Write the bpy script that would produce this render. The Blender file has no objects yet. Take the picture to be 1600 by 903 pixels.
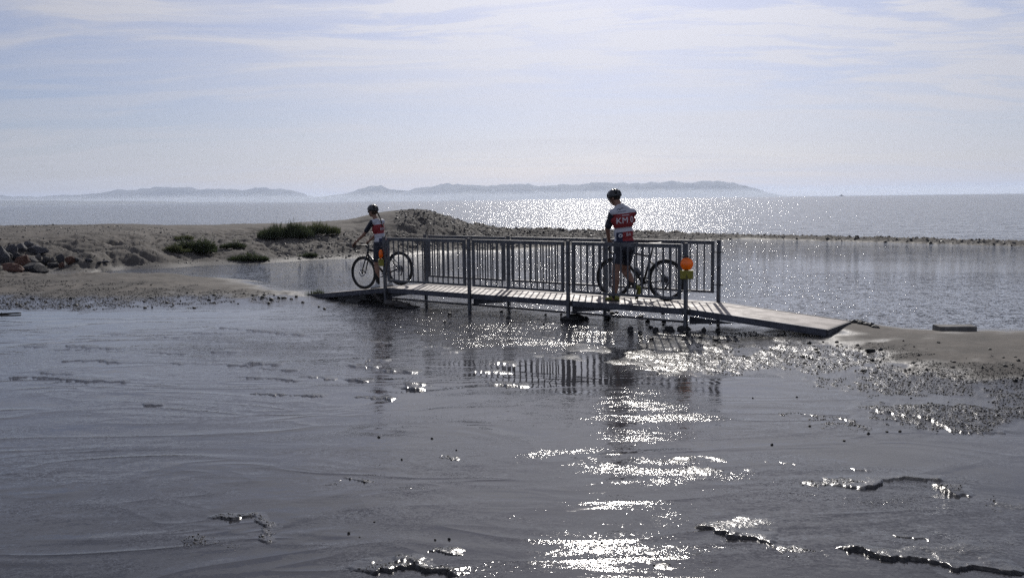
import bpy, bmesh, math, random
import numpy as np
from mathutils import Vector, Matrix
from mathutils.bvhtree import BVHTree

R = math.radians
rnd = random.Random(7)
sc = bpy.context.scene
col = sc.collection

# ------------------------------------------------------------------ camera
F, PITCH, ROLL, EYE = 1417.0, R(5.624), R(0.697), 2.02
cam = bpy.data.cameras.new('camera'); cam.sensor_width = 36; cam.lens = F / 1600 * 36
cam.clip_start = 0.1; cam.clip_end = 60000
co = bpy.data.objects.new('camera', cam); col.objects.link(co)
co.matrix_world = Matrix.Translation((0, 0, EYE)) @ Matrix.Rotation(R(90) - PITCH, 4, 'X') @ Matrix.Rotation(-ROLL, 4, 'Z')
sc.camera = co

# ------------------------------------------------------------------ light
SUN_AZ, SUN_EL = R(6.0), R(30)          # azimuth to the right of +Y
SUNV = Vector((math.sin(SUN_AZ) * math.cos(SUN_EL), math.cos(SUN_AZ) * math.cos(SUN_EL), math.sin(SUN_EL)))
sl = bpy.data.lights.new('sun', 'SUN'); sl.energy = 3.6; sl.angle = R(0.53); sl.color = (1.0, 0.95, 0.88)
so = bpy.data.objects.new('sun', sl); col.objects.link(so)
so.rotation_mode = 'QUATERNION'; so.rotation_quaternion = SUNV.to_track_quat('Z', 'Y'); so.location = (0, 0, 40)

W = bpy.data.worlds.new('World'); sc.world = W; W.use_nodes = True
sc.view_settings.view_transform = 'Standard'; sc.view_settings.look = 'None'
sc.view_settings.exposure = -0.1; sc.view_settings.gamma = 1
sc.render.engine = 'CYCLES'
sc.cycles.use_denoising = False
sc.cycles.max_bounces = 6; sc.cycles.diffuse_bounces = 2; sc.cycles.glossy_bounces = 3
sc.cycles.transmission_bounces = 4; sc.cycles.volume_bounces = 1; sc.cycles.transparent_max_bounces = 8
sc.cycles.caustics_reflective = False; sc.cycles.caustics_refractive = False
sc.cycles.sample_clamp_direct = 60
sc.cycles.sample_clamp_indirect = 4


class NT:
    """small node helper"""
    def __init__(s, tree): s.t = tree; s.n = tree.nodes; s.l = tree.links
    def new(s, typ, ins=None, **kw):
        n = s.n.new(typ)
        for k, v in kw.items(): setattr(n, k, v)
        for k, v in (ins or {}).items():
            if isinstance(v, bpy.types.NodeSocket): s.l.new(v, n.inputs[k])
            else: n.inputs[k].default_value = v
        return n
    def math(s, op, a, b=0.0, c=0.0, clamp=False):
        n = s.n.new('ShaderNodeMath'); n.operation = op; n.use_clamp = clamp
        for i, v in enumerate((a, b, c)):
            if isinstance(v, bpy.types.NodeSocket): s.l.new(v, n.inputs[i])
            else: n.inputs[i].default_value = v
        return n.outputs[0]
    def mix(s, f, a, b, blend='MIX'):
        n = s.n.new('ShaderNodeMix'); n.data_type = 'RGBA'; n.blend_type = blend
        for i, v in ((0, f), (6, a), (7, b)):
            if isinstance(v, bpy.types.NodeSocket): s.l.new(v, n.inputs[i])
            else: n.inputs[i].default_value = v if i == 0 else (v[0], v[1], v[2], 1)
        return n.outputs[2]
    def noise(s, vec, scale, detail=2.0, rough=0.5, dist=0.0):
        return s.new('ShaderNodeTexNoise', {'Vector': vec, 'Scale': scale, 'Detail': detail, 'Roughness': rough, 'Distortion': dist}).outputs['Fac']
    def mapr(s, v, a, b, c=0.0, d=1.0, smooth=True):
        n = s.n.new('ShaderNodeMapRange'); n.interpolation_type = 'SMOOTHSTEP' if smooth else 'LINEAR'
        s.l.new(v, n.inputs[0])
        for i, x in enumerate((a, b, c, d)): n.inputs[i + 1].default_value = x
        return n.outputs[0]
    def slopes(s, vec, items, gain=1.0):
        """unfiltered wave slopes: items (scale, strength); returns a vector added to the normal"""
        tot = None
        for sc_, k in items:
            c = s.new('ShaderNodeTexNoise', {'Vector': vec, 'Scale': sc_, 'Detail': 1.5, 'Roughness': 0.5}).outputs['Color']
            v = s.new('ShaderNodeVectorMath', {0: c, 1: (.5, .5, .5)}, operation='SUBTRACT').outputs[0]
            v = s.new('ShaderNodeVectorMath', {0: v, 1: (k * .8, k, 0)}, operation='MULTIPLY').outputs[0]
            tot = v if tot is None else s.new('ShaderNodeVectorMath', {0: tot, 1: v}, operation='ADD').outputs[0]
        return s.new('ShaderNodeVectorMath', {0: tot, 'Scale': gain}, operation='SCALE').outputs[0]
    def addn(s, n, v):
        a = s.new('ShaderNodeVectorMath', {0: n, 1: v}, operation='ADD').outputs[0]
        return s.new('ShaderNodeVectorMath', {0: a}, operation='NORMALIZE').outputs[0]
    def scalev(s, vec, sc_, rot=0.0):
        return s.new('ShaderNodeMapping', {'Vector': vec, 'Scale': sc_, 'Rotation': (0, 0, rot)}).outputs[0]


# ---- world: Nishita sky with thin cirrus streaks
w = NT(W.node_tree); w.n.clear()
sky = w.new('ShaderNodeTexSky', sky_type='NISHITA')
sky.sun_disc = False; sky.sun_elevation = SUN_EL; sky.sun_rotation = SUN_AZ
sky.air_density = 1.0; sky.dust_density = 0.9; sky.ozone_density = 2.5; sky.altitude = 0
geo = w.new('ShaderNodeTexCoord').outputs['Generated']
sep = w.new('ShaderNodeSeparateXYZ', {0: geo})
zc = w.math('MAXIMUM', sep.outputs[2], 0.0)
zz = w.math('ADD', zc, 0.10)
cx = w.math('DIVIDE', sep.outputs[0], zz); cy = w.math('DIVIDE', sep.outputs[1], zz)
pl = w.new('ShaderNodeCombineXYZ', {0: cx, 1: cy, 2: 0.0}).outputs[0]
warp = w.new('ShaderNodeTexNoise', {'Vector': pl, 'Scale': 0.7, 'Detail': 3.0}).outputs['Color']
plw = w.new('ShaderNodeVectorMath', {0: pl, 1: w.new('ShaderNodeVectorMath', {0: warp, 1: (1, .6, 0)}, operation='MULTIPLY').outputs[0]}, operation='ADD').outputs[0]
big = w.noise(w.scalev(plw, (0.35, 0.6, 1), R(14)), 1.0, 3.0, 0.5)
streak = w.noise(w.scalev(plw, (0.50, 2.0, 1), R(9)), 1.2, 8.0, 0.60, 0.6)
wisp = w.noise(w.scalev(plw, (1.1, 3.2, 1), R(16)), 1.3, 10.0, 0.66, 0.35)
def bank(x, y, rx, ry):      # a cloud bank lying at a place on the cloud plane
    v = w.new('ShaderNodeVectorMath', {0: w.new('ShaderNodeVectorMath', {0: plw, 1: (x + .5, y + .5, 0.5)}, operation='SUBTRACT').outputs[0], 1: (1 / rx, 1 / ry, 0)}, operation='MULTIPLY').outputs[0]
    return w.mapr(w.new('ShaderNodeVectorMath', {0: v}, operation='LENGTH').outputs['Value'], 1.0, 0.0)
cov = w.math('ADD', 0.27, w.math('MULTIPLY', w.mapr(big, 0.42, 0.58), 0.26))
cov = w.math('ADD', cov, w.math('MULTIPLY', w.mapr(streak, 0.42, 0.64), 0.34))
cov = w.math('ADD', cov, w.math('MULTIPLY', bank(0.2, 3.0, 2.6, 2.0), w.math('ADD', 0.24, w.math('MULTIPLY', w.mapr(wisp, 0.42, 0.64), 0.90))))
cov = w.math('ADD', cov, w.math('MULTIPLY', bank(2.2, 3.8, 2.2, 2.2), w.math('MULTIPLY', w.mapr(wisp, 0.42, 0.62), 0.6)))
cov = w.math('SUBTRACT', cov, w.math('MULTIPLY', bank(-2.4, 4.2, 1.7, 2.2), 0.34), clamp=True)
dotn = w.new('ShaderNodeVectorMath', {0: geo, 1: tuple(SUNV)}, operation='DOT_PRODUCT').outputs['Value']
fwd = w.math('POWER', w.math('MAXIMUM', dotn, 0.0), 9.0)        # thin cloud scatters sunlight forward
cl_b = w.math('ADD', 0.53, w.math('MULTIPLY', fwd, 0.62))
cl = w.new('ShaderNodeVectorMath', {0: (0.985, 0.98, 1.045), 'Scale': cl_b}, operation='SCALE').outputs[0]
skys = w.new('ShaderNodeVectorMath', {0: w.mix(1.0, sky.outputs[0], (0.78, 0.84, 1.14), 'MULTIPLY'), 'Scale': 0.062}, operation='SCALE').outputs[0]
SKYF = w.mix(w.math('MULTIPLY', cov, 0.88), skys, cl)
bg = w.new('ShaderNodeBackground', {'Color': SKYF, 'Strength': 1.0})
# Background strength stays in the daylight range: the colour is divided by it
w.n['Background'].inputs['Strength'].default_value = 0.1
sc10 = w.new('ShaderNodeVectorMath', {0: SKYF, 'Scale': 10.0}, operation='SCALE').outputs[0]
w.l.new(sc10, bg.inputs['Color'])
wo = w.new('ShaderNodeOutputWorld', {'Surface': bg.outputs[0]})

# ------------------------------------------------------------------ survey helpers
cp, sp_, cr, sr = math.cos(PITCH), math.sin(PITCH), math.cos(ROLL), math.sin(ROLL)
def ray(px, py):
    a, b = px - 800, py - 451.5
    x = a * cr - b * sr; y = a * sr + b * cr
    u = -y / F; X = x / F                      # depth 1, up u
    return X, cp + u * sp_, u * cp - sp_
def P(px, py, z=0.0):
    X, Y, Z = ray(px, py); k = (z - EYE) / Z
    return X * k, Y * k
def chart(x, y):
    """ground point -> chart coordinates used to lay the relief out (numpy)"""
    z = -EYE
    d = np.maximum(y * cp - z * sp_, 0.3); u = y * sp_ + z * cp
    a, b = F * x / d, -F * u / d
    return 800 + a * cr + b * sr, 451.5 - a * sr + b * cr

_perm = np.random.RandomState(3).permutation(4096)
def pnoise(x, y, seed=0):
    xi = np.floor(x).astype(np.int64); yi = np.floor(y).astype(np.int64)
    xf = x - xi; yf = y - yi
    u = xf * xf * xf * (xf * (xf * 6 - 15) + 10); v = yf * yf * yf * (yf * (yf * 6 - 15) + 10)
    def g(ix, iy, dx, dy):
        h = _perm[(_perm[(ix + seed * 131) & 4095] + iy * 57) & 4095] * (2 * np.pi / 4096)
        return np.cos(h) * dx + np.sin(h) * dy
    a = g(xi, yi, xf, yf); b = g(xi + 1, yi, xf - 1, yf); c = g(xi, yi + 1, xf, yf - 1); d = g(xi + 1, yi + 1, xf - 1, yf - 1)
    return (a + (b - a) * u) * (1 - v) + (c + (d - c) * u) * v
def fbm(x, y, oct=4, seed=0, gain=0.5):
    s = 0; a = 1.0
    for i in range(oct):
        s = s + a * pnoise(x * 2 ** i, y * 2 ** i, seed + i); a *= gain
    return s
def sstep(x, a, b):
    t = np.clip((x - a) / (b - a), 0, 1); return t * t * (3 - 2 * t)

# ------------------------------------------------------------------ object helpers
def tag(o, label=None, cat=None, group=None, kind=None):
    if label: o['label'] = label
    if cat: o['category'] = cat
    if group: o['group'] = group
    if kind: o['kind'] = kind
    return o
def thing(name, label, cat, M=None, group=None):
    o = bpy.data.objects.new(name, None); col.objects.link(o); o.empty_display_size = 0.2
    if M is not None: o.matrix_world = M
    return tag(o, label, cat, group)

class MB:
    def __init__(s): s.v = []; s.f = []; s.mi = []; s.cur = 0; s.sm = []
    def add(s, vs, fs, smooth=False):
        o = len(s.v); s.v += [tuple(v) for v in vs]
        for f in fs: s.f.append(tuple(i + o for i in f)); s.mi.append(s.cur); s.sm.append(smooth)
    def box(s, x0, x1, y0, y1, z0, z1, M=None, c=0.0):
        if c > 0:
            # chamfer along x-running edges: octagonal section in yz
            yz = [(y0 + c, z0), (y1 - c, z0), (y1, z0 + c), (y1, z1 - c), (y1 - c, z1), (y0 + c, z1), (y0, z1 - c), (y0, z0 + c)]
            vs = [(x0, a, b) for a, b in yz] + [(x1, a, b) for a, b in yz]
            fs = [(i, i + 8, (i + 1) % 8 + 8, (i + 1) % 8) for i in range(8)] + [tuple(range(8)), tuple(range(15, 7, -1))]
            fs = [tuple(reversed(f)) for f in fs]
        else:
            vs = [(x0, y0, z0), (x1, y0, z0), (x1, y1, z0), (x0, y1, z0), (x0, y0, z1), (x1, y0, z1), (x1, y1, z1), (x0, y1, z1)]
            fs = [(0, 3, 2, 1), (4, 5, 6, 7), (0, 1, 5, 4), (1, 2, 6, 5), (2, 3, 7, 6), (3, 0, 4, 7)]
        if M is not None: vs = [M @ Vector(v) for v in vs]
        s.add(vs, fs)
    def bar(s, p0, p1, w, h, up=(0, 0, 1)):
        p0, p1 = Vector(p0), Vector(p1); d = (p1 - p0).normalized()
        a = d.cross(Vector(up)).normalized(); b = a.cross(d)
        vs = []
        for p in (p0, p1):
            for i, j in ((-1, -1), (1, -1), (1, 1), (-1, 1)): vs.append(p + a * (w / 2 * i) + b * (h / 2 * j))
        s.add(vs, [(0, 1, 2, 3), (7, 6, 5, 4), (0, 4, 5, 1), (1, 5, 6, 2), (2, 6, 7, 3), (3, 7, 4, 0)])
    def tube(s, pts, r, n=8, closed=False, cap=True, flat=1.0):
        pts = [Vector(p) for p in pts]; rs = r if isinstance(r, (list, tuple)) else [r] * len(pts)
        m = len(pts); vs = []; prev = None
        for i, p in enumerate(pts):
            if closed: d = pts[(i + 1) % m] - pts[i - 1]
            else: d = pts[min(i + 1, m - 1)] - pts[max(i - 1, 0)]
            d.normalize()
            if prev is None:
                prev = d.orthogonal().normalized()
                if abs(d.z) < 0.95: prev = (Vector((0, 0, 1)) - d * d.z).normalized()
            prev = (prev - d * prev.dot(d)).normalized(); b = d.cross(prev)
            for k in range(n):
                a = 2 * math.pi * k / n
                vs.append(p + (prev * math.cos(a) + b * (math.sin(a) * flat)) * rs[i])
        fs = []
        for i in range(m if closed else m - 1):
            j = (i + 1) % m
            for k in range(n): fs.append((i * n + k, i * n + (k + 1) % n, j * n + (k + 1) % n, j * n + k))
        if cap and not closed: fs += [tuple(reversed(range(n))), tuple(range((m - 1) * n, m * n))]
        s.add(vs, fs, True)
    def cyl(s, c, axis, r, h, n=20, r2=None):
        c = Vector(c); a = Vector(axis).normalized()
        s.tube([c - a * h / 2, c + a * h / 2], [r, r if r2 is None else r2], n)
        for k in range(len(s.sm) - 2, len(s.sm)): s.sm[k] = False
    def ball(s, c, rad, n=12, m=8, M=None):
        c = Vector(c); rx, ry, rz = rad if isinstance(rad, (list, tuple)) else (rad,) * 3
        vs = [Vector((0, 0, rz))]
        for i in range(1, m):
            t = math.pi * i / m
            for k in range(n):
                a = 2 * math.pi * k / n; vs.append(Vector((rx * math.sin(t) * math.cos(a), ry * math.sin(t) * math.sin(a), rz * math.cos(t))))
        vs.append(Vector((0, 0, -rz)))
        fs = [(0, 1 + k, 1 + (k + 1) % n) for k in range(n)]
        for i in range(m - 2):
            for k in range(n): fs.append((1 + i * n + k, 1 + (i + 1) * n + k, 1 + (i + 1) * n + (k + 1) % n, 1 + i * n + (k + 1) % n))
        L = len(vs) - 1
        fs += [(L, 1 + (m - 2) * n + (k + 1) % n, 1 + (m - 2) * n + k) for k in range(n)]
        if M is not None: vs = [M @ v for v in vs]
        s.add([v + c for v in vs], fs, True)
    def torus(s, c, axis, R_, r, n=48, m=8, flat=1.0):
        c = Vector(c); a = Vector(axis).normalized(); u = a.orthogonal().normalized(); v = a.cross(u)
        vs = []
        for i in range(n):
            t = 2 * math.pi * i / n; d = u * math.cos(t) + v * math.sin(t)
            for k in range(m):
                q = 2 * math.pi * k / m; vs.append(c + d * (R_ + r * math.cos(q)) + a * (r * flat * math.sin(q)))
        fs = []
        for i in range(n):
            for k in range(m):
                fs.append((i * m + k, ((i + 1) % n) * m + k, ((i + 1) % n) * m + (k + 1) % m, i * m + (k + 1) % m))
        s.add(vs, fs, True)
    def mesh(s, name, mats):
        me = bpy.data.meshes.new(name); me.from_pydata(s.v, [], s.f)
        for m in (mats if isinstance(mats, (list, tuple)) else [mats]): me.materials.append(m)
        me.polygons.foreach_set('material_index', s.mi); me.polygons.foreach_set('use_smooth', s.sm)
        me.update(); return me
    def build(s, name, mats, parent=None):
        o = bpy.data.objects.new(name, s.mesh(name, mats)); col.objects.link(o)
        if parent is not None: o.parent = parent
        return o

def grid_mesh(name, V, quads, mat, attrs=None, smooth=True):
    me = bpy.data.meshes.new(name)
    n, q = len(V), len(quads)
    me.vertices.add(n); me.vertices.foreach_set('co', V.astype(np.float32).ravel())
    k = quads.shape[1]
    me.loops.add(q * k); me.loops.foreach_set('vertex_index', quads.astype(np.int32).ravel())
    me.polygons.add(q); me.polygons.foreach_set('loop_start', np.arange(0, q * k, k, dtype=np.int32))
    me.polygons.foreach_set('use_smooth', np.full(q, smooth, dtype=bool))
    me.materials.append(mat)
    for an, av in (attrs or {}).items():
        a = me.attributes.new(an, 'FLOAT', 'POINT'); a.data.foreach_set('value', av.astype(np.float32))
    me.update(calc_edges=True); me.validate()
    o = bpy.data.objects.new(name, me); col.objects.link(o); return o

# ------------------------------------------------------------------ materials
def mat(name, base=(0.5, 0.5, 0.5), rough=0.5, metal=0.0, spec=0.5, vary=0.0, vscale=20.0, bump=0.0, bscale=60.0, second=None, coat=0.0, wear=None):
    m = bpy.data.materials.new(name); m.use_nodes = True; t = NT(m.node_tree)
    b = t.n['Principled BSDF']
    b.inputs['Roughness'].default_value = rough; b.inputs['Metallic'].default_value = metal
    b.inputs['Specular IOR Level'].default_value = spec; b.inputs['Coat Weight'].default_value = coat
    oc = t.new('ShaderNodeTexCoord').outputs['Object']
    c = (base[0], base[1], base[2], 1)
    if vary > 0 or second:
        nz = t.noise(oc, vscale, 5, 0.6)
        s2 = second or tuple(x * (1 - vary) for x in base)
        t.l.new(t.mix(t.mapr(nz, 0.35, 0.65), base, s2), b.inputs['Base Color'])
        t.l.new(t.mapr(nz, 0.3, 0.7, max(rough - 0.08, 0.02), min(rough + 0.1, 1)), b.inputs['Roughness'])
    else: b.inputs['Base Color'].default_value = c
    if bump > 0:
        bn = t.new('ShaderNodeBump', {'Height': t.noise(oc, bscale, 4, 0.6), 'Strength': 1.0, 'Distance': bump})
        t.l.new(bn.outputs[0], b.inputs['Normal'])
    return m

M_galv = mat('galvanised_steel', (0.125, 0.13, 0.145), 0.42, 0.45, vary=0.35, vscale=14, bump=0.0006, bscale=90)
M_beam = mat('dull_aluminium', (0.105, 0.11, 0.135), 0.5, 0.35, vary=0.35, vscale=9, bump=0.0008, bscale=50)
M_dark = mat('dark_steel', (0.07, 0.07, 0.08), 0.55, 0.3, vary=0.4, vscale=10, bump=0.001)
M_board = mat('deck_board', (0.31, 0.265, 0.235), 0.62, vary=0.25, vscale=4, bump=0.0012, bscale=120, second=(0.22, 0.19, 0.172))
M_rock = mat('grey_rock', (0.075, 0.075, 0.085), 0.8, vary=0.5, vscale=5, bump=0.012, bscale=14)
M_rock2 = mat('pale_rock', (0.115, 0.11, 0.107), 0.85, vary=0.45, vscale=5, bump=0.012, bscale=14)
M_red = mat('red_sandstone', (0.12, 0.06, 0.042), 0.85, vary=0.45, vscale=5, bump=0.012, bscale=14)
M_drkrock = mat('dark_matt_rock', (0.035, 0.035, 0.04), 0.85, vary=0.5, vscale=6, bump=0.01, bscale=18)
M_wetrock = mat('wet_dark_rock', (0.024, 0.024, 0.024), 0.60, vary=0.5, vscale=25, bump=0.006, bscale=45)
M_wood = mat('wet_driftwood', (0.028, 0.022, 0.018), 0.55, vary=0.5, vscale=18, bump=0.006, bscale=40)
M_conc = mat('weathered_concrete', (0.17, 0.165, 0.155), 0.85, vary=0.3, vscale=9, bump=0.003, bscale=60)
M_conc_d = mat('wet_concrete', (0.03, 0.03, 0.03), 0.5, vary=0.4, vscale=9, bump=0.003, bscale=60)

def ground_mat():
    m = bpy.data.materials.new('beach_sand'); m.use_nodes = True; t = NT(m.node_tree); b = t.n['Principled BSDF']
    oc = t.new('ShaderNodeTexCoord').outputs['Object']
    wet = t.new('ShaderNodeAttribute', attribute_name='wet').outputs['Fac']
    grav = t.new('ShaderNodeAttribute', attribute_name='grav').outputs['Fac']
    n1 = t.noise(oc, 0.9, 6, 0.6); n2 = t.noise(oc, 9.0, 5, 0.65); n3 = t.noise(oc, 60.0, 3, 0.6)
    dry = t.mix(t.mapr(n1, 0.35, 0.66), (0.135, 0.120, 0.104), (0.085, 0.077, 0.068))
    dry = t.mix(t.mapr(n2, 0.42, 0.7, 0, 0.55), dry, (0.055, 0.05, 0.045))
    dry = t.mix(t.mapr(t.noise(oc, 2.3, 7, 0.7), 0.55, 0.70, 0, 0.6), dry, (0.05, 0.046, 0.042))
    wetc = t.mix(t.mapr(n2, 0.35, 0.65), (0.034, 0.033, 0.034), (0.022, 0.022, 0.023))
    vor = t.new('ShaderNodeTexVoronoi', {'Vector': oc, 'Scale': 42.0})
    gv = t.mix(t.mapr(vor.outputs['Distance'], 0.15, 0.6), (0.075, 0.072, 0.07), (0.018, 0.017, 0.017))
    c = t.mix(grav, t.mix(wet, dry, wetc), t.mix(wet, t.mix(0.5, dry, gv), gv))
    t.l.new(c, b.inputs['Base Color'])
    rg = t.math('ADD', t.math('MULTIPLY', wet, -0.78), 0.92)
    rg = t.math('ADD', rg, t.math('MULTIPLY', t.math('MULTIPLY', wet, grav), 0.12))
    rg = t.math('ADD', rg, t.math('MULTIPLY', t.math('SUBTRACT', n3, 0.5), 0.12))
    t.l.new(rg, b.inputs['Roughness'])
    b.inputs['IOR'].default_value = 1.40
    # relief: sand grain, ripples of the wet mud, pebbles
    dryf = t.math('SUBTRACT', 1.0, t.math('MULTIPLY', wet, 0.62))
    h = t.math('MULTIPLY', n3, t.math('MULTIPLY', dryf, 0.0030))
    h = t.math('ADD', h, t.math('MULTIPLY', t.noise(oc, 170.0, 3, 0.7), t.math('ADD', t.math('MULTIPLY', dryf, 0.0007), t.math('MULTIPLY', grav, 0.0009))))
    h = t.math('ADD', h, t.math('MULTIPLY', t.noise(oc, 14.0, 4, 0.6), t.math('MULTIPLY', dryf, 0.008)))
    h = t.math('SUBTRACT', h, t.math('MULTIPLY', t.math('MULTIPLY', t.math('MINIMUM', vor.outputs['Distance'], 0.7), grav), 0.0035))
    bn = t.new('ShaderNodeBump', {'Height': h, 'Strength': 1.0, 'Distance': 1.0})
    t.l.new(bn.outputs[0], b.inputs['Normal'])
    return m
M_sand = ground_mat()

def water_mat(name, base, rough, waves, calm=None, rocky=None, slopes=None):
    """waves: list of (scale, stretch x, stretch y, height in metres)"""
    m = bpy.data.materials.new(name); m.use_nodes = True; t = NT(m.node_tree); b = t.n['Principled BSDF']
    oc = t.new('ShaderNodeTexCoord').outputs['Object']
    b.inputs['IOR'].default_value = 1.333; b.inputs['Roughness'].default_value = rough
    n1 = t.noise(oc, 0.35, 4, 0.6)
    t.l.new(t.mix(t.mapr(n1, 0.3, 0.7), base, tuple(x * 0.72 for x in base)), b.inputs['Base Color'])
    h = None
    for i, (s, sx, sy, a) in enumerate(waves):
        v = t.scalev(oc, (sx, sy, 1), R(12 + 19 * i))
        k = t.math('MULTIPLY', t.noise(v, s, 2.5, 0.55, 0.4), a)
        h = k if h is None else t.math('ADD', h, k)
    if calm:
        amp = None
        msk = t.mapr(t.noise(t.scalev(oc, (0.55, 1.0, 1), R(-15)), calm[0], 4, 0.6, 0.6), calm[1], calm[2], calm[3], 1.0)
        if rocky:   # riffle running below the bridge: rougher water around a line
            at = t.new('ShaderNodeAttribute', attribute_name='riffle').outputs['Fac']
            msk = t.math('MAXIMUM', t.math('MULTIPLY', msk, 0.8), t.math('MULTIPLY', at, rocky))
            cm = t.new('ShaderNodeAttribute', attribute_name='calm').outputs['Fac']
            msk = t.math('MULTIPLY', msk, t.math('SUBTRACT', 1.0, cm))
        h = t.math('MULTIPLY', h, msk)
    bn = t.new('ShaderNodeBump', {'Height': h, 'Strength': 1.0, 'Distance': 1.0})
    sv = t.slopes(t.scalev(oc, (1, 1.25, 1), R(10)), slopes, msk if calm else 1.0)
    t.l.new(t.addn(bn.outputs[0], sv), b.inputs['Normal'])
    return m

# ------------------------------------------------------------------ terrain relief
DRY_PTS = [
 # left sand strip in front of the lagoon
 (-700,470,.15),(-300,470,.12),(-300,430,.33),(-700,430,.38),
 (0,476,.015),(0,455,.11),(0,426,.29),(130,427,.28),(250,429,.24),(300,441,.19),(400,453,.12),(450,459,.08),(150,470,.04),(300,474,.012),(420,473,.01),(478,466,.03),
 (60,423,.10),(-200,423,.10),(150,426,-.02),
 # bank beyond the lagoon / hollow, left
 (-600,385,.95),(-600,400,.5),(-300,380,.95),(0,398,.55),(0,379,.92),(0,366,1.02),(0,354,1.10),(110,417,.10),(120,400,.45),(130,382,.80),(120,366,.98),(100,354,1.09),
 (200,416,.06),(200,398,.38),(210,383,.70),(210,366,.92),(200,353,1.06),(300,412,.06),(300,396,.32),(310,378,.62),(310,364,.86),(300,352,1.03),
 (400,410,.03),(400,394,.30),(400,376,.58),(400,361,.82),(400,350.5,.98),(480,404,.04),(480,380,.48),(480,360,.86),(480,347.5,1.08),
 (550,403,.02),(550,378,.47),(550,356,.92),(560,343,1.16),(600,401,.02),(600,372,.55),(600,345,1.18),(600,332,1.47),
 (640,397,.02),(640,370,.56),(640,346,1.16),(640,328,1.60),(670,332,1.5),(690,336.5,1.34),(700,370,.50),(700,393,.02),(720,346,1.04),(720,388,.05),(735,351,.8),
 (760,393,.03),(760,384,.16),(760,398,-.10),(760,370,.36),(760,354,.70),(850,386,.03),(850,379,.12),(850,392,-.10),(850,368,.24),(850,358,.42),(920,382.5,.03),(920,374,.16),(920,389,-.10),(920,361,.32),(1000,380,.02),(1000,372,.12),(1000,385,-.1),(1000,361.5,.30),(1060,363.5,.24),(1060,376,.02),
 (1120,365,.19),(1120,370.5,.0),(1300,368.5,.17),(1300,373.5,.0),(1450,371.5,.19),(1450,377.5,.0),(1600,374.5,.20),(1600,381,.0),(1900,380,.2),(1900,388,.0),(2300,388,.2),(2300,397,.0),
 # lagoon bed
 (1200,390,-.35),(1400,395,-.35),(1600,400,-.35),(1900,420,-.35),(2200,450,-.3),(1300,440,-.35),(1500,450,-.3),(1700,470,-.3),(1200,470,-.22),(1350,492,-.15),(900,400,-.3),(1050,395,-.3),(800,425,-.3),(950,440,-.25),
 (500,425,-.2),(600,425,-.3),(700,430,-.3),(350,424,-.12),(420,432,-.15),(520,445,-.15),(290,421,-.05),(700,410,-.2),(560,418,-.2),
 # lagoon near edge and under the bridge
 (437,450,.04),(505,457,.0),(560,462,-.02),(650,474,-.05),(800,484,-.06),(950,498,-.06),(1040,500,-.06),(720,465,-.12),(860,472,-.12),(1000,480,-.12),(1110,490,-.08),
 (620,500,-.02),(800,510,-.02),(950,520,-.015),(1050,520,.0),
 # right bank
 (1150,503,-.02),(1130,512,.03),(1200,516,.05),(1250,521,.065),(1290,523,.075),(1325,508,.14),(1350,508,.16),(1375,514,.12),(1440,518,.11),(1500,519,.115),(1600,518,.12),(1800,522,.14),(2200,530,.15),
 (1440,512,-.05),(1600,511,-.06),(1800,513,-.06),(1330,500,-.05),
 (1600,545,.15),(1450,542,.125),(1350,535,.09),(1250,532,.055),(1150,525,.02),(1450,570,.09),(1600,580,.12),(1300,555,.03),(1200,545,.012),(1600,605,.035),(1450,596,.028),(1800,590,.1),(1800,640,.04),(2200,600,.1),
]
FORE = [(x, y, -.0065) for x in (-500, -150, 150, 400, 650, 900, 1150) for y in (520, 600, 720, 870)] + \
       [(x, y, -.006) for x in (1350, 1600, 1900) for y in (700, 800, 900)] + [(1250, 600, -.006), (1500, 640, .004), (-150, 495, .0), (150, 492, -.004), (350, 490, -.008), (-500,495,.01)]
ctl = []
for a in DRY_PTS + FORE:
    X, Y = P(a[0], a[1], a[2]); ctl.append((X, Y, a[2]))
# the sea floor beyond the shore, and the far sides
for px, py, z in ((-600, 372, 1.), (0, 354, 1.10), (200, 353, 1.06), (400, 350.5, .98), (560, 343, 1.16), (640, 328, 1.6), (690, 336.5, 1.34), (760, 354, .7), (850, 358, .42), (1000, 361.5, .3), (1120, 365, .19), (1300, 368.5, .17), (1450, 371.5, .19), (1600, 374.5, .2), (1900, 380, .2), (2300, 388, .2)):
    X, Y = P(px, py, z); d = math.hypot(X, Y); big_ = 5.0 if px < 800 else 1.6 if px > 1050 else 3.0
    for k, zz_ in ((big_, 0.0 if px > 800 else .1), (big_ * 2.2, -.5), (25, -1.0), (60, -1.0)):
        ctl.append((X * (d + k) / d, Y * (d + k) / d, zz_))
ctl += [(x, y, .03) for x in (-30, -8, 0, 8, 30) for y in (-30, -12, -3)] + [(-30, 10, .3), (30, 4, .1), (-45, 25, .9), (45, 12, .1), (-5, 2, -.01), (5, 2, -.01), (0, 1.5, -.01)]
ctl = np.array(ctl)
def polar(x, y):
    r = np.hypot(x, y); a = np.arctan2(x, y)
    return a * 9.0, np.log(np.maximum(r, 0.8)) * 6.0
CU, CV = polar(ctl[:, 0], ctl[:, 1]); C2 = 0.02
def _ker(du, dv): return np.sqrt(du * du + dv * dv + C2)
A_ = _ker(CU[:, None] - CU[None], CV[:, None] - CV[None])
n_ = len(ctl)
A_ = np.block([[A_ - 0.03 * np.eye(n_), np.ones((n_, 1))], [np.ones((1, n_)), np.zeros((1, 1))]])
CW = np.linalg.solve(A_, np.append(ctl[:, 2], 0))
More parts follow.
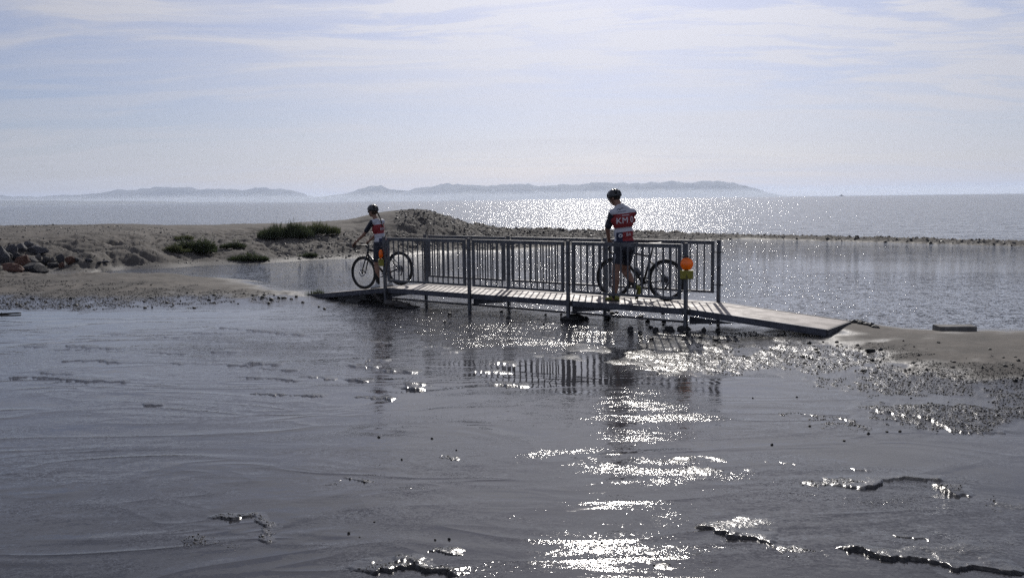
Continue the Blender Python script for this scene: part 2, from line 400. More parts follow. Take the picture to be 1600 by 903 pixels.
def base_h(x, y):
    out = np.empty(x.shape, dtype=np.float64)
    xf, yf = x.ravel(), y.ravel(); of = out.reshape(-1)
    for i in range(0, xf.size, 40000):
        u, v = polar(xf[i:i + 40000], yf[i:i + 40000])
        of[i:i + 40000] = _ker(u[:, None] - CU[None], v[:, None] - CV[None]) @ CW[:-1] + CW[-1]
    return np.clip(out, -1.2, 1.7)

# low bars of wet gravel and mud standing out of the water film: chart x, y, half sizes, height, gravel
BARS = [(1270,562,200,20,.022,.75),(1080,575,90,16,.012,.5),(1480,600,200,22,.020,.9),(1060,553,90,13,.012,.55),(1420,640,70,12,.018,1),(1500,655,120,22,.026,1),(1610,640,90,30,.022,1),(1285,655,60,6,.013,.7),(1330,668,60,5,.010,.7),
        (1290,757,70,11,.018,.9),(1480,768,45,13,.017,.9),(1590,790,60,20,.012,.9),(1150,738,140,10,.010,.6),(1080,722,60,7,.012,.6),(1400,865,220,12,.015,.7),(1150,822,90,12,.014,.6),(1120,885,90,22,.010,.6),
        (350,852,60,13,.013,.5),(415,828,20,20,.014,.5),(650,899,70,7,.012,.5),(555,752,30,6,.009,.3),(200,468,260,9,.02,1),(60,478,150,6,.015,.9),(440,470,70,6,.018,.8),(560,476,40,5,.03,.6),(640,484,60,4,.03,.6),(1080,522,60,7,.025,.8),
        (1000,900,120,16,.008,.4),(620,690,90,8,.005,.2),(840,785,60,6,.006,.0),(940,855,50,8,.006,.0),(985,885,60,9,.006,.0),(260,640,260,3,.006,0),(120,620,90,3,.006,0)]
# little erosion steps (near side lower): chart polyline, step height
STEPS = [([(583,903),(600,893),(640,889),(680,895),(716,906)],.036),([(1075,822),(1110,829),(1150,840),(1185,846),(1216,851)],.026),
         ([(1290,857),(1340,864),(1390,874),(1450,879),(1500,889),(1560,894),(1640,900)],.032),([(1352,771),(1368,762),(1380,752),(1410,748),(1450,750),(1488,755)],.026),
         ([(1456,757),(1470,766),(1490,774),(1524,780)],.026),([(1212,650),(1240,646),(1275,650),(1310,655),(1345,660)],.014),([(318,812),(360,809),(402,809),(409,820),(406,846),(418,856)],.016),
         ([(533,747),(555,750),(579,757)],.012),([(507,757),(534,755)],.012),([(1050,716),(1100,716),(1140,722)],.012),([(1190,722),(1220,724),(1250,727)],.012),([(1360,640),(1400,650),(1450,655),(1480,672),(1530,680),(1600,676)],.014),
         ([(0,592),(50,590),(100,594),(150,599)],.034),([(90,540),(150,545),(200,548)],.032),([(80,566),(150,564),(190,570)],.032),([(330,512),(380,516),(440,522),(500,527)],.036),([(380,616),(450,618),(510,621)],.026),([(360,590),(420,592),(475,597)],.030)]
_r = random.Random(21)
for _ in range(34):
    x_, y_, L_ = _r.uniform(20, 760), _r.uniform(498, 640), _r.uniform(25, 80)
    STEPS.append(([(x_ + L_ * k / 4, y_ + L_ * k * .012 + _r.uniform(-1.3, 1.3)) for k in range(5)], _r.uniform(.022, .036)))
for _ in range(12):
    x_, y_, L_ = _r.uniform(500, 1500), _r.uniform(690, 890), _r.uniform(25, 70)
    STEPS.append(([(x_ + L_ * k / 4, y_ + L_ * k * .03 + _r.uniform(-2, 2)) for k in range(5)], _r.uniform(.010, .015)))
STEPW = [([P(*q) for q in s], a) for s, a in STEPS]

SPIT = [P(px, py, z) for px, py, z in ((735, 352.5, .6), (850, 358, .4), (1000, 362, .25), (1120, 365, .17), (1300, 368.8, .16), (1450, 372, .17), (1600, 375, .18), (1900, 381, .18), (2300, 389, .18))]
HOLLOWS = []
for a, b, rx_, k_ in ((186, 383, 15, .38), (212, 388, 24, .26), (258, 382, 18, .26), (246, 377, 16, .2), (352, 372, 14, .26), (378, 375, 12, .24), (140, 381, 20, .2), (118, 388, 14, .16), (165, 392, 22, .16), (300, 379, 16, .14), (440, 378, 24, .2), (505, 372, 20, .2), (560, 365, 20, .2), (620, 358, 24, .2), (90, 385, 14, .2)):
    X_, Y_ = P(a, b, .62); HOLLOWS.append((X_, Y_, rx_ * Y_ / F, .7, k_ * .3))
def relief(x, y):
    """returns height, wet, gravel"""
    r = np.hypot(x, y); h = base_h(x, y)
    cx_, cy_ = chart(x, y)
    front = y > 1.0
    g = np.zeros_like(h)
    land = sstep(h, 0.03, 0.25)
    bank = sstep(h, .06, .3) * (1 - sstep(h, .75, 1.0)) * sstep(r, 24, 27)
    h = h + fbm(x * .5, y * .5, 4, 3) * 0.07 * land
    h = h + fbm(x * .9 + 5, y * 1.5, 5, 11, .6) * .07 * bank + fbm(x * 2.6, y * 4.5, 5, 17, .68) * .075 * bank
    # undercut, slumped edge of the far bank
    rg = np.abs(pnoise(x * .55 + 9, y * .8, 29)); h = h - .11 * (1 - sstep(rg, .0, .10)) * bank
    h = h + fbm(x * 3.3, y * 3.3, 4, 23) * .022 * sstep(h, .05, .2) * sstep(r, 8, 22)
    # slumped hollows under the bank edge
    for (hx, hy, ra, rb, dd_) in HOLLOWS:
        e = np.where((np.abs(x - hx) < 3 * ra) & (np.abs(y - hy) < 2.5), 1.0, 0.0)
        e = e * np.exp(-((x - hx) / ra) ** 2) * sstep(y - hy + fbm(x * 2, y * 0, 3, 27) * .25, -rb, -.05) * (1 - sstep(y - hy + fbm(x * 2, y * 0, 3, 27) * .25, .0, .12))
        h = h - dd_ * e
    # stony spit and the rubble side of the mound
    spit = sstep(cx_, 560, 760) * sstep(r, 36, 40); spit = np.maximum(spit, sstep(cx_, 590, 660) * sstep(h, .7, 1.1) * sstep(r, 34, 38))
    h = h + (fbm(x * 2.2, y * 2.2, 4, 31, .6) * .13) * spit * (h > -.1)
    g = np.maximum(g, spit * .9)
    g = np.maximum(g, bank * .35)
    # the stony bar that closes the lagoon off from the sea
    dc = np.full(h.shape, 1e9)
    sb = np.where((r > 30) & (cx_ > 640))[0] if x.ndim == 1 else []
    if len(sb):
        bb = np.full(len(sb), 1e9)
        for (ax, ay), (bx_, by_) in zip(SPIT[:-1], SPIT[1:]):
            dx, dy = bx_ - ax, by_ - ay; t_ = np.clip(((x[sb] - ax) * dx + (y[sb] - ay) * dy) / (dx * dx + dy * dy), 0, 1)
            bb = np.minimum(bb, np.hypot(x[sb] - ax - t_ * dx, y[sb] - ay - t_ * dy))
        bb = bb + fbm(x[sb] * .6, y[sb] * .6, 3, 37) * .5
        ridge = .17 * np.exp(-(bb / 1.2) ** 2) * (1 + fbm(x[sb] * 4, y[sb] * 4, 3, 39, .7) * .8)
        h[sb] = np.maximum(h[sb], np.where(bb < 2.2, ridge - .05, -2))
    # wet foreground
    wig = fbm(x * 1.7, y * 1.7, 4, 41) ; fine = fbm(x * 9, y * 9, 4, 47, .6); mid = fbm(x * 3.5, y * 3.5, 4, 53, .55)
    fo = front & (r < 26)
    flat = (1 - sstep(h, .03, .12)) * np.where(r < 26, 1.0, 0.0)
    h = h + flat * (wig * .007 + mid * .003 + fine * .0012)
    bx, by = cx_ + wig * 60, cy_ + wig * 14 + mid * 6
    for (a, b, rx, ry, hh, gg) in BARS:
        e = np.exp(-(((bx - a) / rx) ** 2 + ((by - b) / ry) ** 2))
        e = np.where(fo, e, 0)
        h = h + e * hh * np.where(b > 680, .42, .55) * (1 + fine * .5 + mid * .6) ; g = np.maximum(g, gg * sstep(e + fine * .25, .35, .6))
    sel = np.where((r < 16) & front)[0] if x.ndim == 1 else None
    if sel is not None and len(sel):
        xs, ys = x[sel], y[sel]
        jx = xs + fbm(xs * 7, ys * 7, 4, 61, .6) * .05; jy = ys + fbm(xs * 7, ys * 7, 4, 67, .6) * .07
        for pts, amp in STEPW:
            best = np.full(xs.shape, 1e9); side = np.zeros_like(xs); tt = np.zeros_like(xs)
            nseg = len(pts) - 1
            for i in range(nseg):
                ax, ay = pts[i]; bx_, by_ = pts[i + 1]; dx, dy = bx_ - ax, by_ - ay; L2 = dx * dx + dy * dy
                t_ = np.clip(((jx - ax) * dx + (jy - ay) * dy) / L2, 0, 1)
                ex, ey = jx - ax - t_ * dx, jy - ay - t_ * dy; d = np.hypot(ex, ey)
                m_ = d < best; best = np.where(m_, d, best)
                side = np.where(m_, np.sign(dx * (jy - ay) - dy * (jx - ax)), side); tt = np.where(m_, (i + t_) / nseg, tt)
            taper = sstep(tt, 0, .12) * (1 - sstep(tt, .88, 1)) * (0.75 + .5 * pnoise(jx * 5, jy * 5, 71))
            up = amp * taper * np.exp(-best / (3.0 * amp + .05)) * sstep(side * best, -.004, .008)
            dn = -.5 * amp * taper * np.exp(-best / .12) * (side < 0)
            h[sel] = h[sel] + up + dn
            g[sel] = np.maximum(g[sel], (.5 if amp < .0275 or pts[0][1] < 9 else .0) * (up > amp * .35))
    # gravel strewn at the water's edge
    edge = np.exp(-((h - .035) / .03) ** 2) * sstep(fbm(x * 2.5, y * 2.5, 3, 83), -.15, .25) * sstep(r, 6, 9)
    g = np.maximum(g, edge * .8 * (r < 30))
    wet = 1 - sstep(h + fbm(x * 1.2, y * 1.2, 3, 91) * .05, .045, .125)
    wet = np.where(r > 24, (1 - sstep(h, .02, .16)) * .55, wet)
    g = np.maximum(g, np.where(r > 24, (1 - sstep(h, .08, .40)) * .95, 0))
    wet = np.where((r < 24) & (x > 1.5), 1 - sstep(h + fbm(x * 1.2, y * 1.2, 3, 91) * .06, .06, .115), wet)
    wet = np.where(r > 36, (1 - sstep(h, .0, .08)) * .35, wet)
    return h, wet, np.clip(g, 0, 1)

def build_ground():
    # fan of rings round the camera spot, finer where the ground is near and in view
    rr = [0.6, 1.2, 1.8, 2.4, 3.0, 3.5, 4.0]
    r = 4.3
    while r < 72:
        rr.append(r); r += min(r * r / (F * EYE) * 1.7, 0.15 if r < 52 else .3)
    while r < 400: rr.append(r); r *= 1.12
    rr.append(420)
    da = 0.0014; n = int(R(31.5) / da)
    aa = list(np.arange(-n, n + 1) * da)
    a = aa[-1]; ext = []
    while a < math.pi - .05: a += min(.08, .01 + (a - aa[-1]) * .2); ext.append(min(a, math.pi))
    aa = [-e for e in reversed(ext)] + aa + ext
    if abs(aa[-1] - math.pi) < 1e-3: aa = aa[1:]
    rr = np.array(rr); aa = np.array(aa)
    A, Q = np.meshgrid(aa, rr); x = (Q * np.sin(A)).ravel(); y = (Q * np.cos(A)).ravel()
    h, wet, g = relief(x, y)
    nr, na = len(rr), len(aa)
    V = np.stack([x, y, h], 1)
    i, j = np.meshgrid(np.arange(nr - 1), np.arange(na), indexing='ij')
    j2 = (j + 1) % na
    q = np.stack([i * na + j, i * na + j2, (i + 1) * na + j2, (i + 1) * na + j], -1).reshape(-1, 4)
    q = q[:, ::-1]
    V = np.vstack([V, [[0, 0, 0.0]]]); wet = np.append(wet, 1); g = np.append(g, 0)
    o = grid_mesh('ground', V, q, M_sand, {'wet': wet, 'grav': g})
    # the centre hole as a fan
    return tag(o, kind='structure'), len(q)
ground, nq = build_ground()
print('ground quads', nq)

def H1(x, y):
    h, _, _ = relief(np.array([x], dtype=float), np.array([y], dtype=float)); return float(h[0])

# ------------------------------------------------------------------ water sheets
def flat_grid(name, poly, z, material, step=None, attr=None):
    bm = bmesh.new(); vs = [bm.verts.new((x, y, z)) for x, y in poly]; f = bm.faces.new(vs)
    if f.normal.z < 0: f.normal_flip()
    bm.normal_update()
    for f in bm.faces:
        if f.normal.z < 0: f.normal_flip()
    bmesh.ops.triangulate(bm, faces=bm.faces[:])
    me = bpy.data.meshes.new(name); bm.to_mesh(me); bm.free(); me.materials.append(material)
    o = bpy.data.objects.new(name, me); col.objects.link(o); return o

M_sea = water_mat('sea_water', (0.025, 0.04, 0.052), 0.10, [(0.35, .7, 1.3, .35), (1.3, .8, 1.3, .12)], slopes=[(2.0, .8), (9., 1.0), (34., 1.0)])
M_lag = water_mat('lagoon_water', (0.040, 0.046, 0.052), 0.04, [(1.1, 1, 1.2, .02), (5.0, .8, 1.3, .016)], calm=(0.16, .36, .60, .35), slopes=[(4., .6), (14., 1.6), (45., 2.1)])
def stream_mat():
    m = bpy.data.materials.new('stream_water'); m.use_nodes = True; t = NT(m.node_tree); b = t.n['Principled BSDF']
    oc = t.new('ShaderNodeTexCoord').outputs['Object']; b.inputs['IOR'].default_value = 1.333
    at = lambda k: t.new('ShaderNodeAttribute', attribute_name=k).outputs['Fac']
    rif, calm, film = at('riffle'), at('calm'), at('film')
    t.l.new(t.mix(t.mapr(t.noise(oc, 0.5, 5, 0.6), 0.3, 0.7), (0.046, 0.044, 0.046), (0.030, 0.030, 0.032)), b.inputs['Base Color'])
    M = t.math
    patch = t.mapr(t.noise(t.scalev(oc, (0.6, 1.5, 1), R(-12)), 1.7, 7, 0.72, 0.5), 0.43, 0.63, 0.06, 1.0)
    f = M('MULTIPLY', film, patch)
    breeze = t.mapr(t.noise(t.scalev(oc, (0.5, 1.3, 1), R(-14)), 0.5, 4, 0.6, 0.6), 0.42, 0.66, 0.02, 0.20)
    run = t.mapr(t.noise(t.scalev(oc, (0.5, 1.6, 1), R(-20)), 1.6, 5, 0.62, 0.8), 0.36, 0.60, 0.35, 1.0)
    msk = M('MAXIMUM', breeze, M('MULTIPLY', M('MULTIPLY', rif, run), 1.25))
    msk = M('MULTIPLY', msk, M('SUBTRACT', 1.0, calm))
    nz = lambda sx, sy, rot, s_, d, di: t.noise(t.scalev(oc, (sx, sy, 1), R(rot)), s_, d, 0.55, di)
    q = M('SUBTRACT', 1.0, M('MULTIPLY', calm, .9))
    rdg = M('SUBTRACT', 1.0, M('ABSOLUTE', M('SUBTRACT', M('MULTIPLY', nz(.5, 1.3, 14, .7, 2.0, 1.3), 2.0), 1.0)))
    rdg = M('POWER', t.mapr(rdg, .62, 1.0, 0, 1, False), 2.5)
    h = M('MULTIPLY', M('ADD', M('MULTIPLY', nz(.8, 1.2, 20, 1.3, 3.0, .9), .010), M('MULTIPLY', rdg, .0050)), q)
    hw = M('ADD', M('MULTIPLY', nz(.6, 1.3, -10, 6.5, 2.5, .5), .012), M('MULTIPLY', nz(.7, 1.25, -22, 22., 2.5, .3), .003))
    h = M('ADD', h, M('MULTIPLY', hw, msk))
    hf = M('MULTIPLY', t.noise(oc, 30., 3, .6), .0035)
    h = M('ADD', h, M('MULTIPLY', hf, f))
    bn = t.new('ShaderNodeBump', {'Height': h, 'Strength': 1.0, 'Distance': 1.0})
    s1 = t.slopes(t.scalev(oc, (.8, 1.25, 1), R(-14)), [(9., .60), (28., 1.05), (80., 1.4)], msk)
    s2 = t.slopes(oc, [(40., .95), (120., 1.65)], f)
    t.l.new(t.addn(t.addn(bn.outputs[0], s1), s2), b.inputs['Normal'])
    t.l.new(M('ADD', M('SUBTRACT', 0.045, M('MULTIPLY', calm, .025)), M('MULTIPLY', f, 0.10)), b.inputs['Roughness'])
    return m
M_str = stream_mat()

crest = [(-34, 30)] + [P(px, py, z) for px, py, z in ((-600, 375, 1.), (0, 352, 1.08), (300, 350, 1.0), (560, 341, 1.14), (640, 326, 1.58), (690, 335, 1.32), (760, 353, .68), (850, 357, .4), (1000, 361, .3), (1120, 364.5, .19), (1300, 368, .17), (1450, 371, .19), (1600, 374, .2), (1900, 379, .2), (2300, 387, .2))]
SEAFAR = 30000
sea_poly = [(crest[0][0] - 60, crest[0][1] - 40)] + crest + [(90, -10), (SEAFAR, -SEAFAR * .5), (SEAFAR, SEAFAR), (-SEAFAR, SEAFAR), (-SEAFAR, 0)]
sea = tag(flat_grid('sea', sea_poly, -0.02, M_sea), kind='structure')
# lagoon behind the bridge, stream in front: they meet below the bridge deck
BO = Vector((-2.455, 17.770, 0)); BTH = R(37.58); bd = Vector((math.cos(BTH), -math.sin(BTH), 0)); bn_ = Vector((math.sin(BTH), math.cos(BTH), 0))
def BP(t, wd): v = BO + bd * t + bn_ * wd; return (v.x, v.y)
mid_line = [BP(-9, .5), BP(15, .5)]
lag_poly = [BP(-30, 2.5), BP(-9, .5), BP(15, .5), BP(24, -1.0), (60, 10), crest[-1]] + crest[::-1][1:]
lagoon = tag(flat_grid('lagoon', lag_poly, 0.0, M_lag), kind='structure')

def build_stream():
    rr = [1.0, 2.5, 3.5]; r = 4.3
    while r < 34: rr.append(r); r += max(.08, r * .02)
    aa = np.linspace(R(-75), R(75), 420); rr = np.array(rr)
    A, Q = np.meshgrid(aa, rr); x = (Q * np.sin(A)).ravel(); y = (Q * np.cos(A)).ravel()
    # keep the near side of the bridge line
    s = (x - BO.x) * bn_.x + (y - BO.y) * bn_.y
    over = np.maximum(s - .5, 0); x = x - over * bn_.x; y = y - over * bn_.y
    cx_, cy_ = chart(x, y)
    nz = fbm(x * .8, y * .8, 4, 101)
    d = cy_ - (505 + (cx_ - 800) * .02)
    rif = sstep(s, -4.2, -2.2) * np.exp(-((cx_ - 790) / 290) ** 4) * (.8 + nz)
    rif = np.maximum(rif, .5 * np.exp(-((cx_ - 430) / 210) ** 2 - ((cy_ - 545 - nz * 20) / 34) ** 2))
    rif = np.maximum(rif, .42 * np.exp(-((cx_ - 1000) / 110) ** 2 - ((cy_ - 650) / 60) ** 2) * (.6 + nz))
    film = .20 * (1 - np.exp(-((cx_ - 150) / 500) ** 2 - ((cy_ - 540) / 80) ** 2)) + 0 * cx_
    for a, b_, rx_, ry_, k in ((1230, 575, 330, 36, 1.), (1010, 640, 110, 60, .8), (1130, 735, 220, 28, .8), (940, 855, 70, 16, .5), (1120, 880, 220, 30, .75), (1090, 600, 60, 16, .8), (800, 528, 300, 24, .85), (470, 545, 130, 18, .5), (620, 500, 130, 12, .7), (1080, 655, 120, 14, .9), (700, 850, 90, 16, .8), (560, 800, 80, 16, .6), (1000, 790, 120, 10, .8), (620, 760, 60, 10, .7), (880, 705, 120, 9, .7), (1380, 768, 170, 30, .9), (1480, 870, 240, 34, .8), (840, 786, 75, 9, 1.2),
                               (630, 680, 100, 13, .9), (700, 745, 80, 16, .5), (640, 885, 170, 30, .6), (350, 850, 110, 26, .6), (1500, 640, 200, 24, .6), (780, 840, 160, 20, .35), (450, 600, 160, 30, .3)):
        film = np.maximum(film, k * np.exp(-((cx_ - a + nz * 40) / rx_) ** 2 - ((cy_ - b_ + nz * 14) / ry_) ** 2))
    calm = np.exp(-(((cx_ - 870) / 130) ** 4 + ((cy_ - 583 - nz * 8) / 30) ** 4)) * .96
    calm = np.maximum(calm, .8 * np.exp(-(((cx_ - 1150) / 150) ** 2 + ((cy_ - 605) / 22) ** 2)))
    calm = np.maximum(calm, .8 * np.exp(-(((cx_ - 1400) / 260) ** 2 + ((cy_ - 700) / 24) ** 2)))
    calm = np.maximum(calm, .6 * np.exp(-(((cx_ - 620) / 160) ** 2 + ((cy_ - 630) / 30) ** 2)))
    calm = np.maximum(calm, .9 * np.exp(-(((cx_ - 80) / 300) ** 2 + ((cy_ - 492) / 12) ** 2)))
    nr, na = len(rr), len(aa); V = np.stack([x, y, np.zeros_like(x)], 1)
    i, j = np.meshgrid(np.arange(nr - 1), np.arange(na - 1), indexing='ij')
    q = np.stack([i * na + j, (i + 1) * na + j, (i + 1) * na + j + 1, i * na + j + 1], -1).reshape(-1, 4)
    ar = s.reshape(nr, na); keep = (ar[:-1, :-1] < .5) | (ar[1:, 1:] < .5)
    q = q[keep.ravel()][:, ::-1]
    return tag(grid_mesh('stream', V, q, M_str, {'riffle': np.clip(rif, 0, 1), 'calm': np.clip(calm, 0, 1), 'film': np.clip(film * (1 - calm) * 1.1, 0, 1)}), kind='structure')
stream = build_stream()

# ------------------------------------------------------------------ far mountains and coast
M_mtn = mat('mountain_slopes', (0.075, 0.08, 0.065), 0.95, vary=0.4, vscale=0.004)
def mountain_range(name, prof, dist, depth, seed):
    """prof: chart skyline points"""
    xs, hs = [], []
    for px, py in prof:
        X, Y, Z = ray(px, py); k = dist / Y; xs.append(X * k); hs.append(max(EYE + Z * k, 0))
    xs, hs = np.array(xs), np.array(hs)
    nx, ny = 420, 26
    gx = np.linspace(xs[0], xs[-1], nx); gy = np.linspace(-1, 1, ny)
    top = np.interp(gx, xs, hs)
    top = top * (1.02 + fbm(gx / 300, gx * 0, 5, seed, .6) * .20)
    X, Y = np.meshgrid(gx, gy); T = np.tile(top, (ny, 1))
    sh = np.clip(1 - np.abs(Y) ** 1.2, 0, 1); nz = fbm(X / 600, Y * 3, 4, seed + 5)
    Z = T * sh * (1 + nz * .5 * (1 - sh) * 2) - 3 * (sh < .01)
    V = np.stack([X.ravel(), (dist + Y * depth / 2).ravel(), Z.ravel()], 1)
    i, j = np.meshgrid(np.arange(ny - 1), np.arange(nx - 1), indexing='ij')
    q = np.stack([i * nx + j, i * nx + j + 1, (i + 1) * nx + j + 1, (i + 1) * nx + j], -1).reshape(-1, 4)
    return tag(grid_mesh(name, V, q, M_mtn), kind='structure')
mountain_range('mountains', [(470,313),(500,307),(540,303),(560,297),(578,293),(595,290),(606,295),(622,297),(640,298),(655,294),(680,290),(703,286),(730,289),(760,291),(790,290),(805,286),(830,289),(860,290),(905,289),(925,286),(950,284),(975,286),(1010,287),(1035,285),(1060,283),(1082,288),(1096,284),(1118,281),(1132,285),(1150,287),(1170,294),(1182,303),(1195,309)], 12500, 3000, 5)
mountain_range('mountains', [(-300,312),(-100,306),(0,306),(60,308),(100,305),(140,304),(165,301),(200,297),(235,294),(260,293),(300,293),(325,296),(350,296),(378,298),(400,294),(430,294),(455,298),(475,304),(485,312)], 13500, 2600, 9)
mountain_range('coast_hills', [(-500,308),(-200,311),(0,313),(80,314),(160,314),(240,314.5),(300,316),(400,316),(480,317)], 8000, 900, 15)

# ------------------------------------------------------------------ haze
def haze_box(name, x0, x1, y0, y1, z0, z1, dens, color, aniso):
    mb = MB(); mb.box(x0, x1, y0, y1, z0, z1)
    m = bpy.data.materials.new(name + '_air'); m.use_nodes = True; t = NT(m.node_tree); t.n.clear()
    v = t.new('ShaderNodeVolumePrincipled', {'Color': (*color, 1), 'Density': dens, 'Anisotropy': aniso})
    t.new('ShaderNodeOutputMaterial', {'Volume': v.outputs[0]})
    o = mb.build(name, m); return tag(o, kind='stuff')
HAZE = haze_box('haze', -32000, 32000, -18000, 32000, -3, 290, 0.000062, (0.70, 0.80, 1.0), 0.35)
MIST = haze_box('sea_mist', -16000, 9000, 5500, 11000, 0.5, 62, 0.00011, (0.86, 0.92, 1.0), 0.35)

# ------------------------------------------------------------------ footbridge
SPAN, WID, DZ, RZ = 2.162, 1.059, 0.321, 1.315
MBR = Matrix.Translation(BO) @ Matrix.Rotation(-BTH, 4, 'Z')
bridge = thing('footbridge', 'low grey metal footbridge with barred railings and a ramp at each end', 'footbridge', MBR)
rp = lambda name, mb, m=M_galv, par=bridge: mb.build(name, m, par)
RAMP_R = (3 * SPAN, 3 * SPAN + 2.13, DZ, 0.165)
RAMP_L = (-2.36, 0.0, 0.055, DZ)
def inst(name, me, par, loc=(0, 0, 0)):
    o = bpy.data.objects.new(name, me); col.objects.link(o); o.parent = par; o.location = loc; return o

def plank(x0, x1, z0, z1, mb, y0, y1, th):
    vs = [(x0, y0, z0 - th), (x1, y0, z1 - th), (x1, y1, z1 - th), (x0, y1, z0 - th), (x0, y0, z0), (x1, y0, z1), (x1, y1, z1), (x0, y1, z0)]
    mb.add(vs, [(0, 3, 2, 1), (4, 5, 6, 7), (0, 1, 5, 4), (1, 2, 6, 5), (2, 3, 7, 6), (3, 0, 4, 7)])
for i in range(3):
    mb = MB(); plank(i * SPAN + .006, (i + 1) * SPAN - .006, DZ, DZ, mb, .012, WID - .012, .022); rp('deck_panel', mb, M_board)
for nm, (x0, x1, z0, z1) in (('ramp', RAMP_R), ('ramp', RAMP_L)):
    r_ = MB(); plank(x0 + .012, x1 - .006, z0, z1, r_, .012, WID - .012, .02); ro = rp(nm, r_, M_board)
    if x0 < 0: ro['label'] = 'left ramp going down to the sand strip'
    else: ro['label'] = 'right ramp going down to the sand bank'
    for y0, y1 in ((-.03, .010), (WID - .010, WID + .03)):
        b = MB(); plank(x0 + .004, x1, z0 + .006, z1 + .006, b, y0, y1, .098)
        f = MB()
        b.cur = 0
        plank(x0 + .004, x1, z0 - .012, z1 - .012, b, y0 - .006 if y0 < 0 else y0, y1 if y0 < 0 else y1 + .006, .006)
        plank(x0 + .004, x1, z0 - .066, z1 - .066, b, y0 - .006 if y0 < 0 else y0, y1 if y0 < 0 else y1 + .006, .008)
        b.build('side_beam', M_beam, ro)
    e = MB(); xe, ze = (x1, z1) if x0 > 0 else (x0, z0)
    e.box(xe - .02 if x0 > 0 else xe - .016, xe + .016 if x0 > 0 else xe + .02, .012, WID - .012, ze - .09, ze - .004); e.build('end_plate', M_dark, ro)
    c = MB()
    for k in range(1, 4):
        xx = x0 + (x1 - x0) * k / 4; zz_ = z0 + (z1 - z0) * k / 4; c.box(xx - .025, xx + .025, .01, WID - .01, zz_ - .08, zz_ - .024)
    c.build('cross_beam', M_dark, ro)
for i in range(3):
    for s_ in (0, 1):
        y0, y1 = (-.03, .010) if s_ == 0 else (WID - .010, WID + .03)
        mb = MB(); mb.box(i * SPAN + .003, (i + 1) * SPAN - .003, y0, y1, DZ - .092, DZ + .006)
        yo = y0 - .006 if s_ == 0 else y1
        mb.box(i * SPAN + .003, (i + 1) * SPAN - .003, yo, yo + .006, DZ - .020, DZ - .012)
        mb.box(i * SPAN + .003, (i + 1) * SPAN - .003, yo, yo + .006, DZ - .074, DZ - .066)
        rp('side_beam', mb, M_beam)
    for k in (.0, .33, .66):
        mb = MB(); xx = i * SPAN + .05 + k * SPAN; mb.box(xx, xx + .05, .012, WID - .012, DZ - .085, DZ - .026); rp('cross_beam', mb, M_dark)
for i in range(3):
    mb = MB(); mb.tube([(i * SPAN + .03, -.012, .125), ((i + 1) * SPAN - .03, -.012, .118)], .017, 8); rp('lower_rail', mb, M_dark)
    mb = MB(); mb.tube([(i * SPAN + .03, WID + .012, .135), ((i + 1) * SPAN - .03, WID + .012, .125)], .015, 8); rp('lower_rail', mb, M_dark)
# gusset plates bracing the deck on both sides of the near posts
for i, (a, b, dz) in enumerate(((.03, .62, .10), (.03, .95, .10), (.03, .95, .10), (.03, .8, .12))):
    for yy in (.02, WID - .028):
        mb = MB(); x = i * SPAN; zt = DZ - .094 - (0.0 if i < 3 else .02)
        slope = 0 if i < 3 else -.073
        vs = [(x + a, yy, zt), (x + b, yy, zt + slope * b), (x + a, yy, zt - dz), (x + a, yy + .008, zt), (x + b, yy + .008, zt + slope * b), (x + a, yy + .008, zt - dz)]
        mb.add(vs, [(0, 2, 1), (3, 4, 5), (0, 1, 4, 3), (1, 2, 5, 4), (2, 0, 3, 5)]); rp('gusset_plate', mb, M_dark)
# posts
def post_me(zb):
    mb = MB(); mb.box(-.025, .025, -.025, .025, zb + .05, RZ + .012, c=.0)
    mb.box(-.016, .016, -.016, .016, zb + .012, zb + .052)
    return mb
for s_ in (0, 1):
    for i in range(4):
        yy = -.054 if s_ == 0 else WID + .054
        lx, ly = BP(i * SPAN, yy); zb = min(H1(lx, ly), .03) - .01
        p = post_me(zb).build('post', M_galv, bridge); p.location = (i * SPAN, yy, 0)
        c = MB(); c.box(-.024, .024, -.024, .024, RZ + .010, RZ + .018); c.build('cap', M_dark, p)
        f = MB(); f.box(-.07, .07, -.07, .07, zb - .01, zb + .014); f.cyl((0, 0, zb + .03), (0, 0, 1), .026, .035, 12); f.build('foot_plate', M_dark, p)
        br = MB(); dy = .024 if s_ == 0 else -.024
        br.box(-.05, .05, min(0, dy) - .004, max(0, dy) + .004, DZ - .09, DZ - .01); br.build('bracket', M_dark, p)
        for zc_ in (1.13, .60):
            c = MB(); dirs = [d for d in (-1, 1) if 0 <= i * 1 + (d - 1) / 2 < 3]
            c.torus((0, 0, zc_), (0, 0, 1), .032, .007, 14, 6)
            c.box(-.034, .034, -.006, .006, zc_ - .012, zc_ + .012)
            for d in (-1, 1):
                x0, x1 = (d * .024, d * .088); c.bar((x0, 0, zc_), (x1, 0, zc_), .012, .018)
                c.cyl((d * .06, .0, zc_), (0, 1, 0), .008, .06, 8)
            c.build('clamp', M_galv, p)
# railing panels with bars
bar_mb = MB(); bar_mb.box(-.009, .009, -.009, .009, .495, RZ - .062); BAR_ME = bar_mb.mesh('bar', M_galv)
NB = 14
for s_ in (0, 1):
    yy = -.054 if s_ == 0 else WID + .054
    for i in range(3):
        x0, x1 = i * SPAN + .085, (i + 1) * SPAN - .085; L = x1 - x0
        mb = MB()
        mb.box(0, L, -.020, .020, RZ - .062, RZ)
        mb.box(0, .045, -.019, .019, .46, RZ - .062); mb.box(L - .045, L, -.019, .019, .46, RZ - .062)
        mb.box(.045, L - .045, -.018, .018, .46, .50)
        pn = mb.build('railing_panel', M_galv, bridge); pn.location = (x0, yy, 0)
        for k in range(NB):
            inst('bar', BAR_ME, pn, (.045 + (L - .09) * (k + 1) / (NB + 1), 0, 0))

